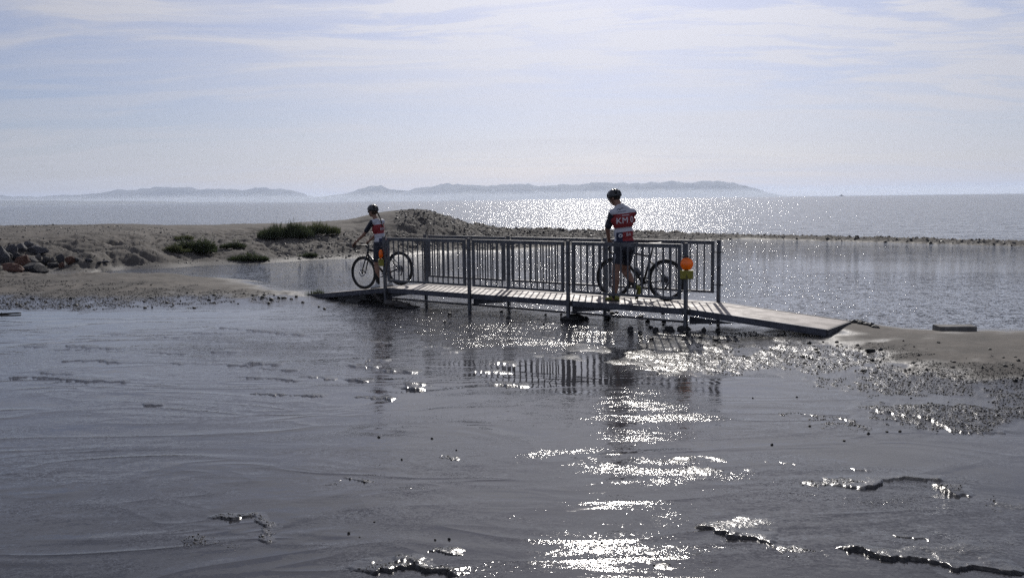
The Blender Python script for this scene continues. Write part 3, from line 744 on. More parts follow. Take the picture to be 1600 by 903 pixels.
# ------------------------------------------------------------------ warning lights
M_amber = bpy.data.materials.new('amber_lens'); M_amber.use_nodes = True
t = NT(M_amber.node_tree); t.n.clear()
tb = t.new('ShaderNodeBsdfTranslucent', {'Color': (1.0, .40, .03, 1)}); gb = t.new('ShaderNodeBsdfGlossy', {'Color': (.9, .8, .7, 1), 'Roughness': .12}); db = t.new('ShaderNodeBsdfDiffuse', {'Color': (.8, .24, .01, 1)})
m1 = t.new('ShaderNodeMixShader', {0: .4, 1: tb.outputs[0], 2: db.outputs[0]}); m2 = t.new('ShaderNodeMixShader', {0: .07, 1: m1.outputs[0], 2: gb.outputs[0]})
t.new('ShaderNodeOutputMaterial', {'Surface': m2.outputs[0]})
M_case = mat('olive_yellow_plastic', (.30, .27, .035), .45, vary=.25, vscale=12)
M_black = mat('black_plastic', (.012, .012, .013), .4)
def warning_light(label, M):
    """lens faces local -y"""
    o = thing('warning_light', label, 'warning light', M)
    mb = MB(); mb.box(-.112, .112, -.05, .05, -.155, -.002, c=.012); mb.box(-.117, .117, -.055, .055, -.03, -.014)
    mb.build('battery_case', M_case, o)
    k = MB(); k.cyl((0, -.052, -.085), (0, 1, 0), .011, .008, 12); k.box(-.02, .02, -.053, -.049, -.13, -.11); k.build('switch', M_black, o)
    ln = MB(); n = 28; R0 = .105
    prof = [(0, -.042), (.045, -.039), (.078, -.030), (.099, -.014), (R0, .0), (.099, .014), (.078, .030), (.045, .039), (0, .042)]
    vs = []; 
    for r_, yy in prof[1:-1]:
        for q in range(n):
            a = 2 * math.pi * q / n; vs.append((r_ * math.cos(a), yy, .108 + r_ * math.sin(a)))
    m_ = len(prof) - 2; fs = []
    for a in range(m_ - 1):
        for q in range(n): fs.append((a * n + q, a * n + (q + 1) % n, (a + 1) * n + (q + 1) % n, (a + 1) * n + q))
    vs += [(0, prof[0][1], .108), (0, prof[-1][1], .108)]
    fs += [(len(vs) - 2, (q + 1) % n, q) for q in range(n)] + [(len(vs) - 1, (m_ - 1) * n + q, (m_ - 1) * n + (q + 1) % n) for q in range(n)]
    ln.add(vs, fs, True); lo = ln.build('lens', M_amber, o)
    rg = MB(); rg.torus((0, 0, .108), (0, 1, 0), .106, .006, 32, 6); rg.build('rim', M_amber, lo)
    nk = MB(); nk.cyl((0, 0, .002), (0, 0, 1), .03, .016, 14); nk.build('neck', M_black, o)
    hb = MB(); hb.box(-.02, .02, .05, .075, -.11, -.06); hb.torus((0, .07, .235), (0, 1, 0), .028, .004, 16, 6); hb.tube([(0, .06, -.06), (0, .07, .21)], .006, 6); hb.build('bracket', M_galv, o)
    return o
q0 = MBR @ Vector((3 * SPAN, -.054, 1.05)); az = math.atan2(q0.x, q0.y)
right_dir = Vector((math.cos(az), -math.sin(az), 0)); fw = Vector((math.sin(az), math.cos(az), 0))
warning_light('round amber warning light on the railing post at the right end', Matrix.Translation(q0 - fw * .085 + Vector((.012, 0, -.125))) @ Matrix.Rotation(-az, 4, 'Z') @ Matrix.Scale(.87, 4))
q1 = MBR @ Vector((0, -.054, 1.02)); az1 = math.atan2(q1.x, q1.y); rd1 = Vector((math.cos(az1), -math.sin(az1), 0))
warning_light('amber warning light seen edge-on, on the left end post of the bridge', Matrix.Translation(q1 - rd1 * .072 + Vector((0, 0, -.125))) @ Matrix.Rotation(-az1 - R(84), 4, 'Z') @ Matrix.Scale(.87, 4))

# ------------------------------------------------------------------ bicycles
M_tyre = mat('tyre_rubber', (.012, .012, .012), .75, bump=.0006, bscale=200)
M_carbon = mat('dark_frame_paint', (.012, .013, .017), .28, coat=.4)
M_alu = mat('dull_silver', (.35, .35, .37), .35, .8)
M_saddle = mat('saddle_black', (.012, .012, .012), .5)
M_bottle = mat('bottle_grey', (.12, .13, .15), .35)
def side_matrix(rear, front):
    r0, f0 = Vector(rear), Vector(front); u = (f0 - r0).normalized(); v = Vector((0, 0, 1)).cross(u).normalized(); w_ = u.cross(v)
    return Matrix(((u.x, v.x, w_.x, r0.x), (u.y, v.y, w_.y, r0.y), (u.z, v.z, w_.z, r0.z), (0, 0, 0, 1)))
def wheel(o, u0, rear):
    RW = .345; wl = bpy.data.objects.new('wheel', None); col.objects.link(wl); wl.parent = o; wl.location = (u0, 0, RW); wl.empty_display_size = .1
    a = (0, 1, 0)
    mb = MB(); mb.torus((0, 0, 0), a, RW - .019, .0205, 64, 10); mb.build('tyre', M_tyre, wl)
    mb = MB(); mb.torus((0, 0, 0), a, RW - .052, .018, 64, 8, flat=.62); mb.build('rim', M_carbon, wl)
    mb = MB(); mb.cyl((0, 0, 0), a, .017, .09, 14); mb.cyl((0, -.035, 0), a, .029, .006, 14); mb.cyl((0, .035, 0), a, .029, .006, 14); mb.cyl((0, 0, 0), a, .008, .13, 8); mb.build('hub', M_carbon, wl)
    mb = MB()
    for k in range(24):
        q = 2 * math.pi * k / 24; q2 = q + (.32 if k % 4 < 2 else -.32); sd = .033 if k % 2 else -.033
        mb.tube([(.026 * math.cos(q2), sd, .026 * math.sin(q2)), ((RW - .062) * math.cos(q), 0, (RW - .062) * math.sin(q))], .0011, 4)
    mb.build('spokes', M_alu, wl)
    mb = MB(); yb = .048
    mb.torus((0, yb, 0), a, .068, .0115, 32, 6, flat=.12)
    for k in range(6):
        q = k * math.pi / 3; mb.bar((.02 * math.cos(q), yb, .02 * math.sin(q)), (.06 * math.cos(q + .3), yb, .06 * math.sin(q + .3)), .006, .002)
    mb.build('brake_disc', M_alu, wl)
    if rear:
        mb = MB()
        for k in range(8): mb.cyl((0, -.018 - .004 * k, 0), a, .062 - .0055 * k, .0022, 24)
        mb.build('cassette', M_dark, wl)
    return wl
def bicycle(label, M, bottle=True):
    o = thing('bicycle', label, 'bicycle', M)
    wheel(o, 0, True); wheel(o, 1.0, False)
    BB = Vector((.425, 0, .275)); ST = Vector((.283, 0, .754)); HT = Vector((.789, 0, .835)); HB = Vector((.832, 0, .70)); RA = Vector((0, 0, .345))
    mb = MB()
    mb.tube([BB, BB.lerp(ST, 1.0)], [.020, .0165], 10)
    mb.tube([BB.lerp(ST, .93), HT + Vector((.004, 0, -.03))], [.014, .018], 10)
    mb.tube([BB, BB.lerp(HB, .5), HB + Vector((-.002, 0, .03))], [.026, .025, .024], 12)
    mb.tube([HB + Vector((.006, 0, -.012)), HT + Vector((-.004, 0, .012))], [.025, .022], 12)
    for sd in (-1, 1):
        mb.tube([BB + Vector((-.02, sd * .022, -.005)), Vector((.22, sd * .038, .30)), RA + Vector((0, sd * .062, -.0))], [.013, .011, .010], 8)
        mb.tube([ST + Vector((.026, sd * .012, -.10)), Vector((.17, sd * .045, .55)), RA + Vector((.005, sd * .062, .01))], [.010, .009, .008], 8)
    mb.cyl(BB, (0, 1, 0), .024, .085, 14)
    mb.build('frame', M_carbon, o)
    mb = MB()
    mb.tube([HB, HB + Vector((.006, 0, -.02))], .024, 10)
    for sd in (-1, 1):
        mb.tube([HB + Vector((.004, sd * .02, -.005)), HB + Vector((.02, sd * .048, -.06)), Vector((.945, sd * .052, .46)), Vector((1.0, sd * .055, .345))], [.018, .016, .013, .010], 8)
    mb.build('fork', M_carbon, o)
    mb = MB(); mb.tube([HT, HT + Vector((-.014, 0, .045))], .017, 10); mb.tube([HT + Vector((-.012, 0, .035)), Vector((.872, 0, .905))], [.018, .017], 10); mb.build('stem', M_carbon, o)
    hb = MB(); pts = [(.875, -.20, .905), (.872, -.1, .908), (.87, 0, .908), (.872, .1, .908), (.875, .20, .905)]
    hb.tube(pts, .0145, 8)
    for sd in (-1, 1):
        d = [(.875, sd * .195, .905), (.905, sd * .20, .908), (.945, sd * .202, .905), (.972, sd * .204, .880), (.978, sd * .206, .845), (.962, sd * .208, .808), (.925, sd * .21, .782), (.880, sd * .212, .775), (.845, sd * .212, .776)]
        hb.tube(d, .0155, 8)
    h = hb.build('handlebar', M_black, o)
    for sd in (-1, 1):
        lv = MB(); lv.tube([(.94, sd * .203, .910), (.965, sd * .204, .922), (.992, sd * .204, .938), (1.002, sd * .204, .965), (.996, sd * .204, .972)], [.016, .0175, .017, .014, .010], 8)
        lv.tube([(.998, sd * .205, .945), (1.012, sd * .207, .90), (1.010, sd * .209, .85), (1.000, sd * .21, .82)], [.008, .007, .006, .005], 6); lv.build('brake_lever', M_black, h)
    sp2 = MB(); sp2.tube([BB.lerp(ST, .9), Vector((.232, 0, .93))], .0135, 10); sp2.box(.19, .275, -.012, .012, .925, .938); sp2.build('seatpost', M_carbon, o)
    sd = MB(); n = 12; secs = [(.085, .062, .965), (.11, .072, .968), (.15, .066, .962), (.20, .045, .958), (.26, .026, .958), (.31, .021, .957), (.345, .016, .950)]
    vs = []; 
    for (u, hw, zt) in secs:
        for k in range(n):
            q = 2 * math.pi * k / n; vs.append((u, hw * math.cos(q), zt - .018 + .018 * math.sin(q) * (1 if math.sin(q) > 0 else 1.6)))
    fs = [(i * n + k, i * n + (k + 1) % n, (i + 1) * n + (k + 1) % n, (i + 1) * n + k) for i in range(len(secs) - 1) for k in range(n)] + [tuple(range(n)), tuple(range((len(secs) - 1) * n, len(secs) * n))]
    sd.add(vs, fs, True)
    for yy in (-.02, .02): sd.tube([(.12, yy, .94), (.18, yy, .932), (.26, yy, .932), (.32, yy * .6, .945)], .0035, 6)
    sd.build('saddle', M_saddle, o)
    cr = MB(); cr.torus((BB.x, -.05, BB.z), (0, 1, 0), .088, .006, 36, 6, flat=.5); cr.torus((BB.x, -.046, BB.z), (0, 1, 0), .066, .004, 36, 6, flat=.5)
    ca = math.radians(-20); cd = Vector((math.cos(ca), 0, math.sin(ca)))
    for k in range(4):
        q = ca + k * math.pi / 2; cr.bar(BB + Vector((0, -.05, 0)), BB + Vector((.086 * math.cos(q), -.05, .086 * math.sin(q))), .012, .006)
    cr.bar(BB + Vector((0, -.066, 0)), BB + Vector((0, -.075, 0)) + cd * .17, .022, .014, (0, 1, 0)); cr.bar(BB + Vector((0, .066, 0)), BB + Vector((0, .075, 0)) - cd * .17, .022, .014, (0, 1, 0)); cr.cyl(BB, (0, 1, 0), .012, .14, 10)
    co_ = cr.build('crankset', M_carbon, o)
    for k in (-1, 1):
        pc = BB + Vector((0, -k * .10, 0)) + cd * (.17 * k); pm = MB(); pm.box(pc.x - .035, pc.x + .035, pc.y - .03, pc.y + .03, pc.z - .009, pc.z + .009); pm.build('pedal', M_black, co_)
    ch = MB(); ch.tube([(.425, -.05, .363), (0, -.035, .395)], .0045, 5); ch.tube([(.425, -.05, .187), (.03, -.04, .225)], .0045, 5); ch.build('chain', M_dark, o)
    dr = MB(); dr.tube([(0, -.06, .33), (-.012, -.06, .285)], .012, 8); dr.bar((-.010, -.05, .285), (.03, -.05, .205), .022, .012, (0, 1, 0)); dr.cyl((-.008, -.045, .285), (0, 1, 0), .019, .008, 12); dr.cyl((.03, -.045, .21), (0, 1, 0), .019, .008, 12)
    dr.build('derailleur', M_dark, o)
    if bottle:
        d = (HB - BB).normalized(); nn = Vector((-d.z, 0, d.x)); c0 = BB + d * .13 + nn * .062
        bt = MB(); bt.tube([c0, c0 + d * .13, c0 + d * .145, c0 + d * .155, c0 + d * .18, c0 + d * .185], [.036, .036, .030, .022, .020, .012], 14); bt.build('bottle', M_bottle, o)
        bc = MB(); bc.bar(c0 - nn * .04 + d * .0, c0 - nn * .04 + d * .12, .03, .005, (0, 1, 0)); bc.torus(c0 + d * .06, d, .038, .003, 20, 5); bc.torus(c0 + d * .01, d, .038, .003, 20, 5); bc.build('bottle_cage', M_black, o)
    return o
rearM = Vector((2.553, 14.943, DZ)); dM = Vector((-.8, .6, 0))
bikeM = bicycle('black drop-bar bicycle with a water bottle, beside the man', side_matrix(rearM, rearM + dM))
rearW = Vector((-2.235, 18.34, DZ - .004)); frontW = Vector((-3.08, 18.90, 0))
def rampz(x, y): 
    t_ = (Vector((x, y, 0)) - BO).dot(bd); return DZ if t_ > 0 else DZ + (DZ - .055) / 2.36 * t_
frontW.z = rampz(frontW.x, frontW.y) + .004
bikeW = bicycle('black drop-bar bicycle on the left ramp, straddled by the woman', side_matrix(rearW, frontW), bottle=False)

# ------------------------------------------------------------------ people
M_skin = mat('skin', (.30, .17, .12), .5, vary=.15, vscale=30)
M_skin2 = mat('skin_tan', (.27, .145, .10), .5, vary=.15, vscale=30)
M_hair = mat('dark_hair', (.018, .012, .008), .45, vary=.4, vscale=60)
M_hairw = mat('brown_hair', (.055, .028, .014), .45, vary=.4, vscale=60)
M_helm = mat('helmet_black', (.018, .020, .024), .3, coat=.3)
M_helmi = mat('helmet_inside', (.008, .008, .008), .8)
M_shorts = mat('navy_shorts', (.010, .013, .026), .55, bump=.0015, bscale=40)
M_sock = mat('black_sock', (.012, .012, .014), .8)
M_shoeY = mat('olive_yellow_shoe', (.22, .23, .03), .45, vary=.4, vscale=25)
M_shoeW = mat('white_shoe', (.55, .57, .58), .4, vary=.3, vscale=25)
M_glass = mat('dark_sunglasses', (.01, .01, .012), .08)
M_print = mat('white_print', (.72, .72, .76), .6)
M_navyp = mat('navy_print', (.02, .03, .09), .6)

def jersey_mat(name, zr0, zr1, zb, zh, xn0, xn1, xs):
    """white with a red chest band; low back: navy pocket, then red pocket; bounds are heights / widths on the cloth"""
    m = bpy.data.materials.new(name); m.use_nodes = True; t = NT(m.node_tree); b = t.n['Principled BSDF']; b.inputs['Roughness'].default_value = .65
    oc = t.new('ShaderNodeTexCoord').outputs['Object']; sx = t.new('ShaderNodeSeparateXYZ', {0: oc})
    X, Z = sx.outputs[0], sx.outputs[2]
    Zt = t.math('ADD', Z, t.math('MULTIPLY', X, -.10))
    gt = lambda v, k: t.math('GREATER_THAN', v, k)
    red = t.math('MULTIPLY', gt(Zt, zr0), t.math('SUBTRACT', 1, gt(Zt, zr1)))
    c = t.mix(red, (.50, .51, .56), (.24, .016, .022))
    low = t.math('SUBTRACT', 1, gt(Zt, zb))
    c = t.mix(t.math('MULTIPLY', low, gt(X, xn0)), c, (.012, .018, .055))
    c = t.mix(t.math('MULTIPLY', low, gt(X, xn1)), c, (.27, .018, .024))
    c = t.mix(gt(X, xs), c, (.012, .018, .055))
    c = t.mix(t.math('SUBTRACT', 1, gt(Z, zh)), c, (.012, .018, .045))
    t.l.new(c, b.inputs['Base Color'])
    h = t.noise(t.scalev(oc, (1, 1, .6)), 16, 3, .55)
    bn = t.new('ShaderNodeBump', {'Height': h, 'Strength': 1.0, 'Distance': .012}); t.l.new(bn.outputs[0], b.inputs['Normal'])
    return m

def caps(mb, items, grow=0.0):
    for it in items:
        if it[0] == 'c':
            _, p0, p1, r0, r1 = it; p0, p1 = Vector(p0), Vector(p1); r0 += grow; r1 += grow
            n = 6; pts, rs = [], []
            d = (p1 - p0); L = d.length; d.normalize()
            for k in range(4): a = math.pi / 2 * (1 - k / 4); pts.append(p0 - d * r0 * math.sin(a)); rs.append(max(r0 * math.cos(a), 1e-4))
            for k in range(n + 1): f = k / n; pts.append(p0 + d * L * f); rs.append(r0 + (r1 - r0) * f)
            for k in range(1, 5): a = math.pi / 2 * k / 4; pts.append(p1 + d * r1 * math.sin(a)); rs.append(max(r1 * math.cos(a), 1e-4))
            mb.tube(pts, rs, 14)
        else:
            _, c, rad, M = it; mb.ball(c, [r_ + grow for r_ in rad], 20, 14, M)
def fuse(name, items, voxel, material, parent, smooth=3, grow=0.0, post=None):
    mb = MB(); caps(mb, items, grow); me = mb.mesh(name + '_src', material)
    o = bpy.data.objects.new(name, me); col.objects.link(o)
    rm = o.modifiers.new('r', 'REMESH'); rm.mode = 'VOXEL'; rm.voxel_size = voxel; rm.use_smooth_shade = True
    sm = o.modifiers.new('s', 'SMOOTH'); sm.iterations = smooth; sm.factor = .5
    dg = bpy.context.evaluated_depsgraph_get(); ev = o.evaluated_get(dg); m2 = bpy.data.meshes.new_from_object(ev)
    o.modifiers.clear(); o.data = m2; bpy.data.meshes.remove(me)
    if not m2.materials: m2.materials.append(material)
    if post:
        n = len(m2.vertices); V = np.empty(n * 3, np.float32); m2.vertices.foreach_get('co', V); V = post(V.reshape(-1, 3)); m2.vertices.foreach_set('co', V.astype(np.float32).ravel()); m2.update()
    m2.name = name; o.parent = parent; return o
def Mz(a): return Matrix.Rotation(a, 3, 'Z')
def orient(fwd, up=(0, 0, 1)):
    """3x3 with y axis = fwd"""
    f = Vector(fwd).normalized(); r_ = f.cross(Vector(up)).normalized(); u = r_.cross(f); return Matrix((r_, f, u)).transposed()
def hand(c, Fd, Sd, Dd):
    """closed hand round a grip: c palm centre, F along the hand, S across the knuckles towards the thumb side, D towards the palm side"""
    c, Fd, Sd, Dd = map(Vector, (c, Fd, Sd, Dd)); Fd.normalize(); Sd.normalize(); Dd.normalize(); it = []
    it.append(('e', c, (.040, .044, .016), Matrix((Sd, Fd, Dd)).transposed()))
    for k, (ln, off) in enumerate(((.9, .030), (1.05, .010), (1.0, -.010), (.78, -.029))):
        p0 = c + Fd * (.036 - abs(off) * .15) + Sd * off; p1 = p0 + (Fd * .026 + Dd * .014) * ln; p2 = p1 + (Dd * .026 - Fd * .002) * ln; p3 = p2 + (Dd * .008 - Fd * .020) * ln
        it += [('c', p0, p1, .0092, .0086), ('c', p1, p2, .0086, .008), ('c', p2, p3, .008, .0072)]
    t0 = c - Fd * .018 + Sd * .032; t1 = t0 + Sd * .016 + Fd * .024 + Dd * .010; t2 = t1 + Fd * .020 + Dd * .022 - Sd * .006
    it += [('c', t0, t1, .013, .011), ('c', t1, t2, .0105, .0085)]
    return it
def shoe(name, ank, heel, toe, up, material, parent):
    h, t_, u = Vector(heel), Vector(toe), Vector(up).normalized(); a = Vector(ank)
    d = (t_ - h).normalized(); it = [('c', h + u * .040 + d * .03, h.lerp(t_, .5) + u * .036, .036, .038), ('c', h.lerp(t_, .5) + u * .034, t_ + u * .028 - d * .035, .037, .028), ('c', a, h + u * .045 + d * .04, .036, .038),
        ('c', h.lerp(t_, .35) + u * .06, h.lerp(t_, .6) + u * .045, .030, .028)]
    o = fuse(name, it, .008, material, parent, 2)
    so_ = MB(); r_ = d.cross(u).normalized(); pr = [(.0, .028), (.05, .034), (.12, .033), (.18, .044), (.23, .042), (.262, .024), (.272, .0)]
    L = (t_ - h).length / .272; vs = [h + d * (x * L) + r_ * w_ for x, w_ in pr] + [h + d * (x * L) - r_ * w_ for x, w_ in reversed(pr[:-1])]
    n = len(vs); so_.add([v - u * .0 for v in vs] + [v + u * .016 for v in vs], [tuple(range(n)), tuple(range(2 * n - 1, n - 1, -1))] + [(i, i + n, (i + 1) % n + n, (i + 1) % n) for i in range(n)])
    so_.build('sole', M_black, o); return o
def helmet(c, M, parent, material=None):
    """shell with long vents over an inner liner"""
    mb = MB(); n, m = 36, 12; vs = []; rx, ry, rz = .098, .132, .108
    def pt(i, k, f=1.0):
        t_ = (math.pi * .60) * i / m; a = 2 * math.pi * k / n
        z = math.cos(t_); ex = 1 + .02 * math.cos(2 * a)
        low = .012 * math.sin(a) * (i / m) ** 2
        return Vector((rx * math.sin(t_) ** .9 * math.cos(a) * f * ex, ry * math.sin(t_) ** .9 * math.sin(a) * f, rz * z * f + low))
    vents = set()
    for i in range(2, m - 2):
        for k in range(n):
            a = (k + .5) * 360 / n
            front = abs(a - 90) < 62 or abs(a - 270) < 58
            if front and (k % 4 in (1, 2)) and i not in (6,): vents.add((i, k))
    V0 = [pt(i, k) for i in range(m + 1) for k in range(n)]; fs = []
    for i in range(m):
        for k in range(n):
            if (i, k) in vents: continue
            fs.append((i * n + k, (i + 1) * n + k, (i + 1) * n + (k + 1) % n, i * n + (k + 1) % n))
    mb.add([Vector(c) + M @ v for v in V0], fs, True)
    o = mb.build('helmet', material or M_helm, parent)
    sm = o.modifiers.new('solid', 'SOLIDIFY'); sm.thickness = -.014; sm.offset = 1
    li = MB(); V1 = [Vector(c) + M @ pt(i, k, .88) for i in range(m) for k in range(n)]
    li.add(V1, [(i * n + k, (i + 1) * n + k, (i + 1) * n + (k + 1) % n, i * n + (k + 1) % n) for i in range(m - 1) for k in range(n)], True); li.build('liner', M_helmi, o)
    return o
def strap(parent, c, M, chin):
    s_ = MB()
    for sd in (-1, 1): s_.tube([Vector(c) + M @ Vector((sd * .088, .02, -.02)), Vector(c) + M @ Vector((sd * .078, .045, -.10)), Vector(chin)], .0035, 5)
    s_.build('helmet_strap', M_black, parent)
def head(c, M, female=False):
    """cranium, jaw, nose, ears, brow: y forward"""
    c = Vector(c); k = .94 if female else 1.0
    W_ = lambda x, y, z: c + M @ (Vector((x, y, z)) * k)
    return [('e', W_(0, -.012, .03), (.076 * k, .095 * k, .092 * k), M), ('e', W_(0, .022, -.035), (.060 * k, .068 * k, .078 * k), M), ('c', W_(0, .062, -.088), W_(0, .050, -.085), .022, .028),
            ('c', W_(0, .092, -.005), W_(0, .106, -.034), .008, .012), ('e', W_(0, .085, -.062), (.022, .010, .006), M), ('e', W_(0, .084, -.073), (.020, .010, .006), M),
            ('e', W_(-.077, -.005, -.012), (.008, .018, .030), M), ('e', W_(.077, -.005, -.012), (.008, .018, .030), M), ('e', W_(0, .078, .022), (.045, .014, .010), M)]
def face_bits(parent, c, M, glasses, k=1.0):
    c = Vector(c); W_ = lambda x, y, z: c + M @ (Vector((x, y, z)) * k)
    for sd in (-1, 1):
        e = MB(); e.ball(W_(sd * .030, .079, .004), .0105, 10, 8); e.build('eye', M_print, parent)
    m_ = MB(); m_.tube([W_(-.022, .094, -.068), W_(0, .098, -.067), W_(.022, .094, -.068)], .003, 5); m_.build('mouth', M_red, parent)
    if glasses:
        g = MB()
        for sd in (-1, 1):
            g.ball(W_(sd * .033, .092, .004), (.030, .008, .019), 14, 8, M); g.tube([W_(sd * .060, .088, .008), W_(sd * .080, .03, .008), W_(sd * .080, -.005, .004)], .003, 5)
        g.build('sunglasses', M_glass, parent)
def decal_text(txt, size, origin, U, V_, D, target, name, material, parent, thick=.0015, bold=0.0):
    """flat lettering laid on cloth: each point is dropped along D onto the cloth"""
    cu = bpy.data.curves.new('t', 'FONT'); cu.body = txt; cu.size = size; cu.offset = bold * size; cu.resolution_u = 4
    to = bpy.data.objects.new('t', cu); col.objects.link(to)
    dg = bpy.context.evaluated_depsgraph_get(); me = bpy.data.meshes.new_from_object(to.evaluated_get(dg)); bpy.data.objects.remove(to)
    bm = bmesh.new(); bm.from_mesh(me); bmesh.ops.triangulate(bm, faces=bm.faces[:])
    bmesh.ops.subdivide_edges(bm, edges=[e for e in bm.edges if e.calc_length() > size * .16], cuts=2, use_grid_fill=True)
    bmesh.ops.triangulate(bm, faces=bm.faces[:])
    drape(bm, origin, U, V_, D, target); bm.to_mesh(me); bm.free(); me.materials.clear(); me.materials.append(material); me.name = name
    o = bpy.data.objects.new(name, me); col.objects.link(o); o.parent = parent; return o
def drape(bm, origin, U, V_, D, target):
    tb_ = BVHTree.FromPolygons([v.co[:] for v in target.data.vertices], [p.vertices[:] for p in target.data.polygons])
    O, U, V_, D = map(Vector, (origin, U, V_, D)); last = None
    for v in bm.verts:
        p = O + U * v.co.x + V_ * v.co.y
        hit = tb_.ray_cast(p - D * .5, D, 1.2)
        if hit[0] is None: q = tb_.find_nearest(p); v.co = q[0] + q[1] * .003
        else: v.co = hit[0] + hit[1] * .003
def decal_poly(polys, origin, U, V_, D, target, name, material, parent):
    bm = bmesh.new()
    for pts in polys:
        vs = [bm.verts.new((a, b, 0)) for a, b in pts]; bm.faces.new(vs)
    bmesh.ops.triangulate(bm, faces=bm.faces[:])
    bmesh.ops.subdivide_edges(bm, edges=[e for e in bm.edges if e.calc_length() > .03], cuts=2, use_grid_fill=True); bmesh.ops.triangulate(bm, faces=bm.faces[:])
    drape(bm, origin, U, V_, D, target)
    me = bpy.data.meshes.new(name); bm.to_mesh(me); bm.free(); me.materials.append(material); o = bpy.data.objects.new(name, me); col.objects.link(o); o.parent = parent; return o
def circ(x, y, r, n=20): return [(x + r * math.cos(2 * math.pi * k / n), y + r * math.sin(2 * math.pi * k / n)) for k in range(n)]

# ---- the man walking his bicycle
rx, ry = 1.71, 14.96; azm = math.atan2(rx, ry)
man = thing('person', 'man in red and white cycling jersey walking his bicycle along the bridge', 'person', Matrix.Translation((rx, ry, 0)) @ Matrix.Rotation(-azm, 4, 'Z'))
toL = man.matrix_world.inverted(); bmw = bikeM.matrix_world
hoodL = toL @ (bmw @ Vector((.965, .204, .945))); hoodR = toL @ (bmw @ Vector((.90, -.202, .925)))
yt = R(18)                     # chest turned away to the left
TM = Mz(yt)
sh = lambda s_, z=0: Vector((.128, .14, 1.780 + z)) + TM @ Vector((s_ * .168, 0, 0))
torso = [('e', (.128, .135, 1.64), (.176, .112, .175), TM), ('c', sh(-1), sh(1), .062, .062), ('e', (.138, .15, 1.44), (.160, .108, .16), TM), ('e', (.146, .17, 1.30), (.166, .116, .13), TM), ('c', (.090, .155, 1.875), sh(-1, -.01) * .8 + Vector((.018, .03, .37)), .058, .055), ('c', (.090, .155, 1.875), sh(1, -.01) * .8 + Vector((.018, .03, .37)), .058, .055),
         ('e', (.100, .135, 1.74), (.12, .085, .10), TM), ('c', sh(-1, -.12) * .93 + Vector((.008, .01, .115)), sh(1, -.12) * .93 + Vector((.008, .01, .115)), .055, .055)]
hips = [('e', (.146, .185, 1.235), (.170, .126, .12), TM), ('e', (.10, .13, 1.19), (.09, .088, .09), TM), ('e', (.205, .16, 1.19), (.09, .088, .09), TM)]
kL, aL = Vector((.010, .06, .80)), Vector((-.012, .03, .415)); hL = Vector((.070, .15, 1.20))
kR, aR = Vector((.165, .30, .80)), Vector((.315, .10, .575)); hR = Vector((.225, .19, 1.19))
def leg(h, k, a, s_=1.0):
    m_ = h.lerp(k, .5); calf = k.lerp(a, .32) + Vector((.012, -.012, 0))
    return [('c', h, m_, .088 * s_, .076 * s_), ('c', m_, k, .076 * s_, .054 * s_), ('c', k, calf, .052 * s_, .056 * s_), ('c', calf, a, .055 * s_, .034 * s_)]
eL = Vector((-.125, .14, 1.525)); wL = hoodL + Vector((-.005, -.085, .045)); eR = Vector((.205, .42, 1.54)); wR = hoodR + Vector((.04, -.06, .05))
arms = [('c', sh(-1), eL, .050, .041), ('c', eL, wL, .042, .028), ('c', sh(1), eR, .050, .041), ('c', eR, wR, .042, .028)]
neck = [('c', (.085, .15, 1.84), (.030, .180, 1.96), .066, .060)]
hc = Vector((-.008, .205, 2.025)); HM = orient((-.80, .42, -.42))
feet = [('c', aL, aL + Vector((-.01, 0, -.05)), .034, .04), ('c', aR, aR + Vector((.02, 0, -.04)), .034, .036)]
handsM = hand(hoodL + Vector((0, -.005, .028)), (hoodL - wL), (1, -.2, 0), (0, 0, -1)) + hand(hoodR + Vector((0, -.005, .03)), (hoodR - wR), (-1, -.2, 0), (0, 0, -1))
handsM += [('c', wL, hoodL + Vector((0, -.02, .035)), .026, .024), ('c', wR, hoodR + Vector((0, -.02, .035)), .026, .024)]
fuse('body', torso + hips + leg(hL, kL, aL, 1.13) + leg(hR, kR, aR, 1.13) + arms + neck + head(hc, HM) + feet + handsM, .0075, M_skin2, man, 3)
MJ = jersey_mat('jersey_cloth', 1.525, 1.755, 1.452, 1.315, .02, .125, .34)
jer = fuse('jersey', torso + [('e', (.146, .175, 1.27), (.160, .112, .055), TM)], .009, MJ, man, 3, grow=.010)
sl_ = fuse('sleeve', [('c', sh(-1) + Vector((-.012, 0, -.005)), sh(-1).lerp(eL, .86), .052, .048)], .009, M_shorts, man, 2, grow=.012)
fuse('sleeve', [('c', sh(1) + Vector((-.030, .045, -.02)), sh(1).lerp(eR, .86), .052, .048)], .009, M_shorts, man, 2, grow=.012)
col_ = MB(); col_.torus((.070, .160, 1.905), (-.40, .1, 1), .064, .012, 24, 8); col_.build('collar', M_print, man)
shr = fuse('shorts', hips + [('c', hL, hL.lerp(kL, .62), .090, .074), ('c', hR, hR.lerp(kR, .62), .090, .074), ('e', (.146, .18, 1.28), (.16, .112, .06), TM)], .009, M_shorts, man, 3, grow=.010)
for k, a, h_ in ((kL, aL, 0), (kR, aR, 0)):
    fuse('sock', [('c', k.lerp(a, .62), a, .046, .036), ('c', a, a.lerp(k, -.1), .036, .036)], .008, M_sock, man, 2, grow=.005)
shoe('shoe', aL, (.07, .0, .325), (-.175, .09, .325), (0, 0, 1), M_shoeY, man)
shoe('shoe', aR, (.375, .055, .545), (.325, .15, .330), (.85, -.1, .25), M_shoeY, man)
helmet(hc + HM @ Vector((0, -.012, .042)), HM @ Matrix.Rotation(R(6), 3, 'X'), man)
strap(man, hc + Vector((0, 0, .03)), HM, hc + HM @ Vector((0, .04, -.105)))
hr = MB(); hr.ball(hc + HM @ Vector((0, -.030, .018)), (.080, .088, .085), 18, 12, HM); hr.build('hair', M_hair, man)
